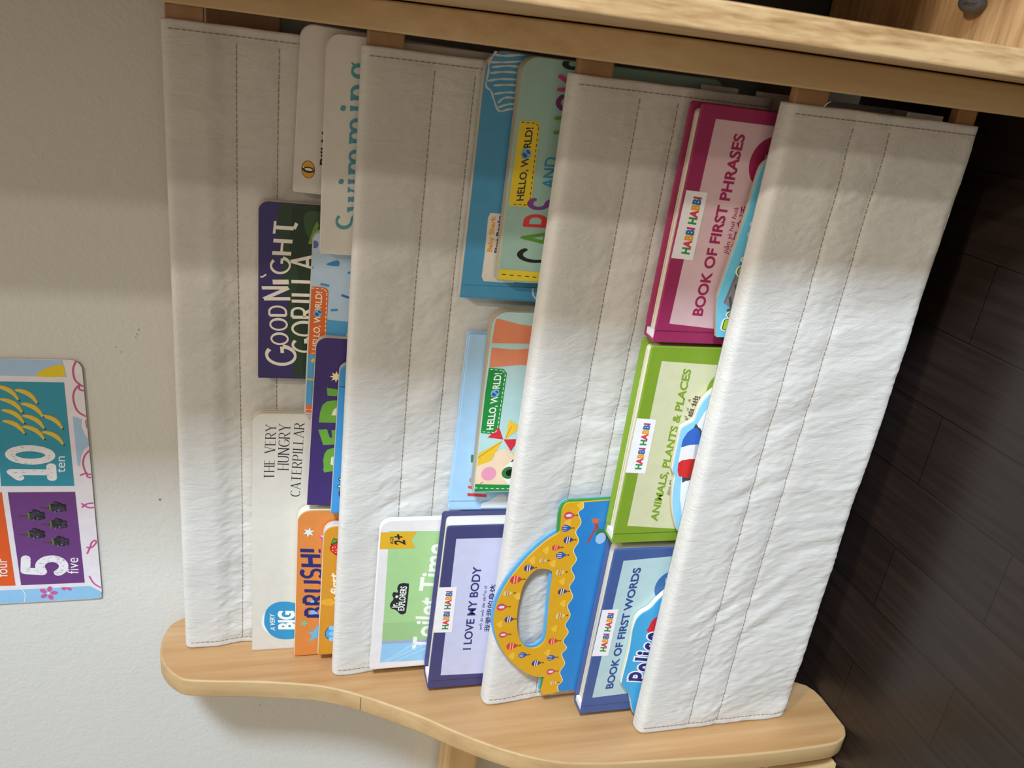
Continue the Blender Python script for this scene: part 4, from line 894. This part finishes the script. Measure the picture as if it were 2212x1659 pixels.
for (u_, v_) in [(228.22, 338.47), (224.97, 353.18), (215.80, 340.34), (211.57, 356.48), (205.11, 340.63), (199.53, 356.47), (199.52, 371.39), (194.29, 340.09), (188.59, 355.45), (182.97, 370.82)]:
    p_ = [(u_+x*.5+.6, v_+y*.5) for x, y in ((15, -17), (16, -10), (14, -1), (9, 7), (1, 13), (-8, 16), (-13, 17), (-13, 14), (-7, 10), (-1, 5), (4, -1), (8, -8), (12, -17))]
    a.poly(p_, 'dcc24a', 3); a.line([p_[1], p_[2], p_[3], p_[4], p_[5]], .7, 'b9962f', 4); a.circ(p_[6], .8, '3a2e1c', 5)
for (u_, v_) in [(109.81, 368.58), (101.59, 349.71), (91.32, 367.78), (80.76, 347.80), (70.85, 367.90)]:
    for k in range(16):
        an = k*2.4; r_ = 1.4+.42*k**.9; q = (u_+r_*math.cos(an)*.8, v_+r_*math.sin(an)*1.05)
        a.circ(q, 2.3, '15131a', 3); a.circ((q[0]-.3, q[1]-.3), 1.6, random.choice(['2f2d3d', '3c3a4d', '26242e']), 4+k % 3)
    a.circ((u_-3.5, v_+.5), .7, '8a88a0', 8); a.circ((u_-5, v_-3), .7, '8a88a0', 8)
    for an in (-1.0, -.5, 0, .5, 1.0): a.line([(u_, v_-7), (u_+6*math.sin(an), v_-7+6.0*math.cos(an)*.6-2)], 1.5, '5f7f2c', 8, taper=lambda t: 1-.8*t)
    a.line([(u_, v_-7), (u_-.8, v_-12), (u_+.6, v_-15)], .8, '4a4a2a', 8, 3)
a.poly([(206.42, 388.72), (203.42, 395.95), (196.30, 394.84), (187.31, 397.08), (178.20, 402.12), (171.32, 395.04), (163.63, 392.13), (154.01, 390.83), (155.34, 388.87)], 'a4c6e8', 2)
PK = 'c45590'
for q in ([(261.59, 395.78), (253.48, 392.65), (243.35, 393.27), (237.95, 397.51), (235.76, 400.89), (232.30, 399.22), (234.50, 395.84), (238.28, 396.83), (232.22, 392.13), (222.70, 390.55), (211.36, 393.39), (205.20, 401.55)], [(205.20, 401.84), (201.64, 399.56), (194.49, 400.06), (188.01, 402.36)], [(172.71, 401.88), (165.42, 395.78), (156.19, 393.64), (146.43, 395.88), (144.83, 400.23), (141.81, 400.02), (142.65, 396.35), (146.43, 395.88), (144.10, 390.09)],
          [(113.38, 389.00), (108.53, 394.67), (109.09, 401.07), (112.18, 401.88), (113.43, 399.55), (112.46, 393.44), (108.72, 388.95)], [(62.86, 389.88), (62.63, 394.49), (68.11, 398.89), (70.60, 397.82), (68.31, 394.89), (62.71, 392.95), (55.10, 389.78)], [(28.48, 389.91), (18.91, 393.81), (11.00, 402.97)]):
    a.line(q, 1.5, PK, 3, 5)
c_ = [(10.18, 351.76)][0]
for k in range(5): a.circ((c_[0]+5.2*math.cos(k*1.2566+.3), c_[1]+5.2*math.sin(k*1.2566+.3)), 3.3, 'c65c98', 3, 2.3, k*1.2566+.3)
a.circ(c_, 1.3, 'f2dfe6', 4)
a.poly([(15.91, 363.38), (12.35, 365.88), (14.29, 368.37), (11.54, 371.27), (14.38, 373.21), (15.82, 370.83), (16.56, 366.22)], 'c65c98', 3, 2)
a.line([(17.08, 328.73), (10.62, 331.13), (1.21, 329.77)], .7, 'e8f0f6', 3, 4)
r_ = .0095
sh = prism(rr(0, 0, W, H, r_, r_, r_, r_), 0, t)
a.cut(.0004, W-.0004, .0004, H-.0004); sh, ms = a.join(sh, [ink('e6e1e8', .35)])
obj('printed_sheet', sh, ms, root)

# ---------------------------------------------------------------- tall oak cabinet on the right
XC, YF = .3196, -.338
cab = thing('open_cabinet', 'tall light oak cabinet with open front right beside the bookshelf', 'cabinet', mw=Matrix.Translation((XC, 0, 0)))
T_ = .0148; CW = .21; CH = 1.75
obj('side_panel', box(0, T_, YF, -.012, 0, CH, .0012), OAK, cab)
obj('side_panel', box(CW-T_, CW, YF, -.012, 0, CH, .0012), OAK, cab)
for z_ in (CABZ := [.055, .378, .70, 1.05, 1.42]): obj('shelf_board', box(T_, CW-T_, YF+.004, -.020, z_, z_+.018, .001), OAK_X, cab)  # second shelf is added, out of view, to shade the bottom board
obj('top_board', box(T_, CW-T_, YF, -.012, CH-.018, CH, .001), OAK_X, cab)
obj('plinth', box(T_, CW-T_, YF+.02, YF+.035, 0, .055), OAK_X, cab)
obj('back_panel', box(T_, CW-T_, -.018, -.0125, .0, CH-.018), SHADEBACK, cab)
KN = (0.3692, -0.2026)
b = bmesh.new(); bmesh.ops.create_uvsphere(b, u_segments=20, v_segments=12, radius=.009)
for v in b.verts: v.co.x *= .8; v.co.z = max(v.co.z*1.1, -.0075)
for f in b.faces: f.smooth = True
bmesh.ops.translate(b, verts=b.verts, vec=(KN[0], KN[1], .0735+.0076))
add_box(b, KN[0]-.001, KN[0]+.001, KN[1]-.0095, KN[1]-.004, .0735+.013, .0735+.0205)
tag(obj('plastic_peg', b, ink('4a4a4c', .4)), 'small dark grey rounded plastic peg on the bottom board of the oak cabinet', 'peg')

# ---------------------------------------------------------------- low rack to the left, with a flat stack of books
rack = thing('low_book_rack', 'low pale wood book rack partly hidden behind the left side of the sling bookshelf', 'rack', mw=Matrix.Translation((-.335, 0, 0)))
RP = [(-.006, 0), (-.25, 0), (-.2565, .006), (-.2565, .040), (-.250, .075), (-.2395, .090), (-.215, .098), (-.006, .098)]
def rp(x0, x1):
    b = bmesh.new(); A = [b.verts.new((x0, y, z)) for y, z in RP]; B = [b.verts.new((x1, y, z)) for y, z in RP]; n = len(RP)
    fa = b.faces.new(A); fb = b.faces.new(B[::-1])
    for i in range(n): b.faces.new((A[i], A[(i+1) % n], B[(i+1) % n], B[i]))
    bmesh.ops.recalc_face_normals(b, faces=b.faces)
    bmesh.ops.bevel(b, geom=[e for e in b.edges if fa in e.link_faces or fb in e.link_faces], offset=.002, segments=2, affect='EDGES')
    return b
obj('side_panel', rp(-.017, 0), PINE_Z, rack); obj('side_panel', rp(-.640, -.623), PINE_Z, rack)
obj('base_board', box(-.623, -.017, -.235, -.012, .062, .078, .001), PINE_X, rack)
for x_ in (-.095, -.600): obj('back_post', box(x_-.012, x_+.012, -.030, -.012, .078, .318), PINE_Z, rack)
obj('top_rail', box(-.640, -.060, -.050, -.0305, .318, .3585, .004), PINE_X, rack)
obj('rail_cap', box(-.640, -.060, -.0300, -.0120, .318, .3585, .001), PINE_X, rack)
z_ = .0782
STK = [('2a3c6a', .022, 'dark blue', None), ('8a8a86', .016, 'grey', None), ('27406a', .02, 'navy', None), ('8c6f52', .012, 'brown', None), ('a02a34', .017, 'red', ('n', 'f0e6d8')), ('b8682e', .0225, 'orange-brown', ('BIG E', 'efe4d0')), ('4c8a34', .0145, 'green', None), ('b9c2ba', .019, 'pale grey', None), ('d0b024', .008, 'yellow', None)]
ORD = ['bottom of the flat stack', 'second from the bottom of the flat stack', 'third from the bottom of the flat stack', 'under the red one in the flat stack', 'under the orange-brown one in the flat stack', 'under the green one in the flat stack', 'under the pale grey one in the flat stack', 'under the thin yellow one in the flat stack', 'on top of the flat stack']
for (c_, h_, nm, tx), pos in zip(STK, ORD):
    x1, x0 = -.375+random.uniform(-.004, .004), -.600
    yb = -.101+random.uniform(-.002, .002)
    r0 = thing('stacked_book', nm+' book lying '+pos, 'book', 'books stacked flat on the low rack', Matrix.Translation((x0, yb, z_)))
    a = Art(0)
    sp_ = box(0, x1-x0, 0, .0025, .0004, h_-.0004, .0004); mm = [ink(c_)]
    if tx:
        w_ = x1-x0
        a.text(tx[0], [(w_*1000-150, -h_*250), (w_*1000-100, -h_*250), (w_*1000-150, -h_*800)], tx[1], 3, bold=.03)
        sp_, mm = a.join(sp_, mm)
    obj('spine', sp_, mm, r0)
    obj('front_cover', box(0, x1-x0, .0026, .062, h_-.002, h_-.0002), ink(c_), r0); obj('back_cover', box(0, x1-x0, .0026, .062, .0002, .002), ink(c_), r0)
    obj('page_block', box(.002, x1-x0-.003, .0028, .060, .0021, h_-.0021), pages_mat('ded6c4'), r0)
    z_ += h_
